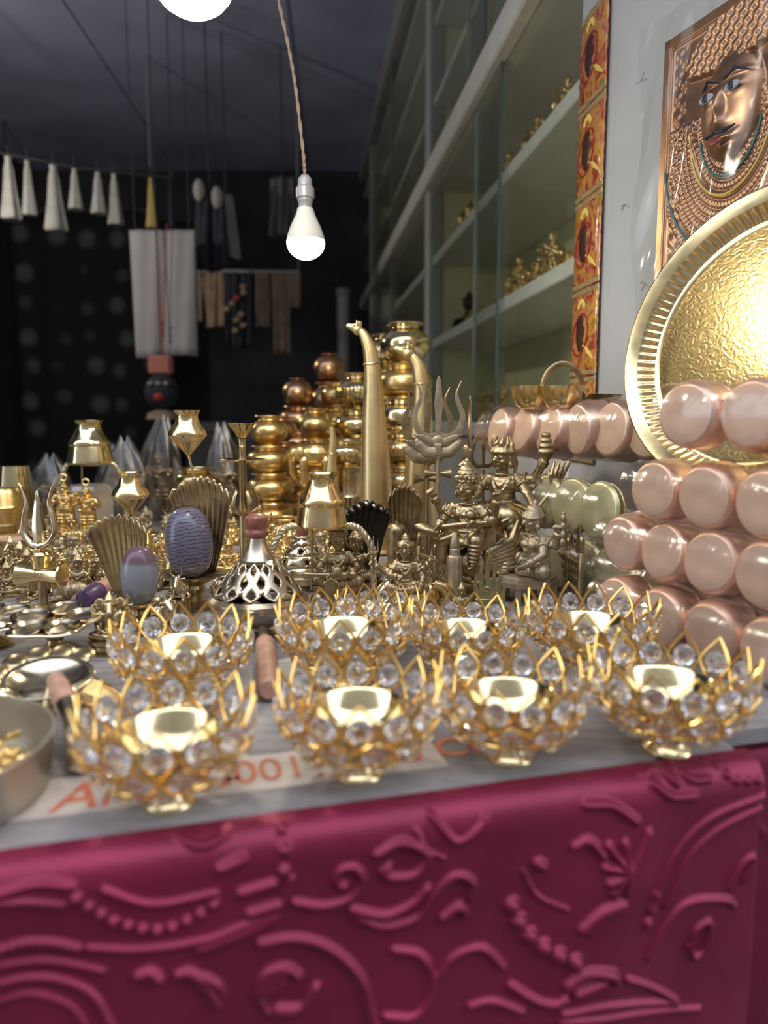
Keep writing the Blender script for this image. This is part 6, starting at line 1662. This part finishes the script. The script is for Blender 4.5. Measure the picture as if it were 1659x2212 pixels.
# line with white tassels
la, lb_ = at(-60, 318, 3.55), at(372, 385, 3.9)
mb = MB(); mb.tube([la, la.lerp(lb_, .5) + Vector((0, 0, -.02)), lb_], .004, 6)
for q in (la, lb_): mb.tube([q, Vector((q.x, q.y, CAMZ + CEIL))], .003, 6)
tag(mb.build('clothes_line', M['wire']), 'thin line strung under the ceiling at the left carrying white bundles', 'line')
def tassel(px, y0, y1, w, Y, m, lb, seed):
    k_ = (px + 60) / 432; p = la.lerp(lb_, k_) if 0 <= k_ <= 1 else at(px, y0, Y); p.z -= .004 + .04 * k_ * (1 - k_) * 2; Y = p.y; h = p.z - at(px, y1, Y).z; rd = random.Random(seed); ph = rd.uniform(0, 6)
    t = thing('hanging_bundle', lb, 'cloth bundle', p, 0, 'cloth bundles on the line')
    W_ = w * Y / 1600
    MB().lathe([(0, .0), (W_ * .16, -.004), (W_ * .13, -h * .08), (W_ * .22, -h * .2), (W_ * .30, -h * .5), (W_ * .42, -h * .8), (W_ * .5, -h * .97), (W_ * .44, -h), (0, -h * .99)], 22, wave=lambda a, z: .10 * math.cos(5 * a + ph) + .05 * math.cos(9 * a)).build('bundle', m, t)
    MB().tube([(0, 0, -.002), (.0, .0, .05)], .003, 6).build('tie', M['wire'], t)
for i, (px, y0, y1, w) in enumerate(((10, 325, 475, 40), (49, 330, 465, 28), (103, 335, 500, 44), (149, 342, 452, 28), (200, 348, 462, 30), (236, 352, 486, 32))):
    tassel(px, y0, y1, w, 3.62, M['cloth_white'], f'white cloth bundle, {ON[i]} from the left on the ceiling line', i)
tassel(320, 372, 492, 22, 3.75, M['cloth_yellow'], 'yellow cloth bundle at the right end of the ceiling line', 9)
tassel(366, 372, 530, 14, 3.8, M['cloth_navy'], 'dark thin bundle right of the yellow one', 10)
# printed dark curtain
def curtain_mat():
    m = mat('dotted_dark_curtain', (.02, .022, .028), .9); nt = m.node_tree; N = nt.nodes; L = nt.links; b = N['Principled BSDF']
    tc = N.new('ShaderNodeTexCoord'); vo = N.new('ShaderNodeTexVoronoi'); vo.inputs['Scale'].default_value = 4.6; vo.inputs['Randomness'].default_value = .35; L.new(tc.outputs['Object'], vo.inputs['Vector'])
    r = N.new('ShaderNodeValToRGB'); r.color_ramp.elements[0].position = .16; r.color_ramp.elements[0].color = (.085, .09, .10, 1); r.color_ramp.elements[1].position = .36; r.color_ramp.elements[1].color = (.010, .011, .014, 1)
    L.new(vo.outputs['Distance'], r.inputs['Fac']); L.new(r.outputs['Color'], b.inputs['Base Color']); return m
p = at(172, 455, 5.2); w_ = 290 * 5.2 / 1600
sheet(p, w_, p.z - .02, curtain_mat(), 'curtain', 'dark dotted curtain hanging at the back left', 'curtain', 3, 0, .02)
mb = MB(); mb.tube([p + Vector((-w_ * .55, 0, .0)), p + Vector((w_ * .55, 0, .0))], .012, 10)
for sx in (-.5, .5): mb.tube([p + Vector((w_ * sx, 0, 0)), Vector((p.x + w_ * sx, p.y, CAMZ + CEIL))], .005, 6)
tag(mb.build('curtain_rod', M['wire']), 'thin rod carrying the dotted curtain', 'rod')
# grey banner with a red thread
p = at(350, 497, 3.7); t = sheet(p, 130 * 3.7 / 1600, 258 * 3.7 / 1600, M['cloth_grey'], 'hanging_cloth', 'plain grey cloth hanging in the middle of the back, red thread down its front', 'cloth', 7, -.06, .008)
mb = MB(); mb.tube([(-.02, -.022, .02), (-.018, -.024, -.3), (-.010, -.024, -.62)], .003, 6); mb.tube([(.03, -.022, .02), (.005, -.024, -.3), (-.005, -.024, -.5)], .003, 6); mb.build('thread', M['red_thread'], t)
mb = MB()
for k in range(3): mb.ell((-.01, -.028, -.44 - .03 * k), .009, 8, 6)
mb.build('bead', M['red_thread'], t)
mb = MB()
for sx in (-.13, .13): mb.tube([(sx, 0, -.004), (sx, 0, CAMZ + CEIL - p.z)], .0025, 6)
mb.build('hanging_cord', M['wire'], t)
# hanging puppet head below it
p = at(347, 768, 3.55); t = thing('hanging_ornament', 'dark round hanging ornament with pink top and red spot below the grey cloth', 'ornament', p)
k = 3.65 / 1600
mb = MB(); mb.box((-24 * k, -.03, -40 * k), (24 * k, .03, 0), .012); mb.build('pink_top', mat('pink_cloth', (.55, .20, .17), .8), t)
mb = MB(); mb.ell((0, 0, -75 * k), (36 * k, .06, 38 * k), 20, 12); mb.build('dark_body', M['cloth_navy'], t)
mb = MB(); mb.ell((0, -.058, -86 * k), (11 * k, .02, 9 * k), 12, 8); mb.build('red_spot', M['red_thread'], t)
for sx in (-16, 0, 16): mb = MB(); mb.ell((sx * k, -.055, -58 * k), (6 * k, .012, 4 * k), 10, 6); mb.build('white_spot', M['cloth_white'], t)
mb = MB(); mb.lathe([(0, -132 * k), (34 * k, -130 * k), (30 * k, -118 * k), (14 * k, -112 * k), (0, -112 * k)], 20); mb.build('tan_base', M['cloth_tan'], t)
MB().tube([(0, 0, 0), (0, 0, CAMZ + CEIL - p.z)], .0025, 6).build('cord', M['wire'], t)
# dark bag with pale handles, grey bags
p = at(452, 405, 3.9); t = sheet(p, 70 * 3.9 / 1600, 165 * 3.9 / 1600, M['cloth_navy'], 'hanging_bag', 'dark bag with two pale knots hanging from the ceiling', 'bag', 4, .2, .02, thick=.02)
for sx in (-.045, .045): mb = MB(); mb.ell((sx, -.03, -.04 - sx * .4), (.03, .03, .055), 12, 8); mb.build('pale_knot', M['cloth_white'], t)
mb = MB(); mb.tube([(0, 0, -.01), (0, 0, CAMZ + CEIL - p.z)], .004, 6); mb.build('cord', M['wire'], t)
p = at(487, 420, 4.05); t = sheet(p, 60 * 3.95 / 1600, 130 * 3.95 / 1600, M['cloth_grey'], 'hanging_cloth', 'small slanting grey cloth right of the dark bag', 'cloth', 5, .5, .015, rz=.3)
MB().tube([(0, 0, -.01), (0, 0, CAMZ + CEIL - p.z)], .004, 6).build('cord', M['wire'], t)
p = at(610, 385, 4.2); t = sheet(p, 60 * 4.2 / 1600, 115 * 4.2 / 1600, mat('grey_polythene', (.16, .16, .17), .5), 'hanging_bag', 'grey plastic bag hanging left of the bulb', 'bag', 15, .3, .03, thick=.02)
MB().tube([(0, 0, -.01), (0, 0, CAMZ + CEIL - p.z)], .004, 6).build('cord', M['wire'], t)
# rail with tan garments and a dark dress
ra, rb = at(332, 584, 4.3), at(645, 588, 4.3)
mb = MB(); mb.tube([ra, rb], .010, 10)
for q in (ra, rb): mb.tube([q, Vector((q.x, q.y, CAMZ + CEIL))], .004, 6)
tag(mb.build('clothes_rail', mat('pale_grey_rail', (.42, .42, .45), .4, .4)), 'pale horizontal rail in front of the back wall', 'rail')
for i, (px, y1, w) in enumerate(((420, 690, 26), (462, 700, 40), (566, 700, 26), (606, 755, 34), (635, 660, 20))):
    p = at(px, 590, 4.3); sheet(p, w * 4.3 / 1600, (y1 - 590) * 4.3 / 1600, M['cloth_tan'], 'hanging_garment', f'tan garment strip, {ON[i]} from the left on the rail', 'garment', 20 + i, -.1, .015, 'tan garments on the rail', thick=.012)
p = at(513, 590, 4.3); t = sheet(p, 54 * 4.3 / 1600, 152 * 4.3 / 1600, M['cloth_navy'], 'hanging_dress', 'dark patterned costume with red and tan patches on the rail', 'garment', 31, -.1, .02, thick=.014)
rnd = random.Random(6)
for k in range(9):
    mb = MB(); x, z = rnd.uniform(-.06, .06), -.08 - .03 * k; mb.ell((x, -.032, z), (.020, .010, .016), 10, 6); mb.build('patch', M['red_thread'] if k == 2 else M['cloth_tan'], t)
# low dim crates at the back
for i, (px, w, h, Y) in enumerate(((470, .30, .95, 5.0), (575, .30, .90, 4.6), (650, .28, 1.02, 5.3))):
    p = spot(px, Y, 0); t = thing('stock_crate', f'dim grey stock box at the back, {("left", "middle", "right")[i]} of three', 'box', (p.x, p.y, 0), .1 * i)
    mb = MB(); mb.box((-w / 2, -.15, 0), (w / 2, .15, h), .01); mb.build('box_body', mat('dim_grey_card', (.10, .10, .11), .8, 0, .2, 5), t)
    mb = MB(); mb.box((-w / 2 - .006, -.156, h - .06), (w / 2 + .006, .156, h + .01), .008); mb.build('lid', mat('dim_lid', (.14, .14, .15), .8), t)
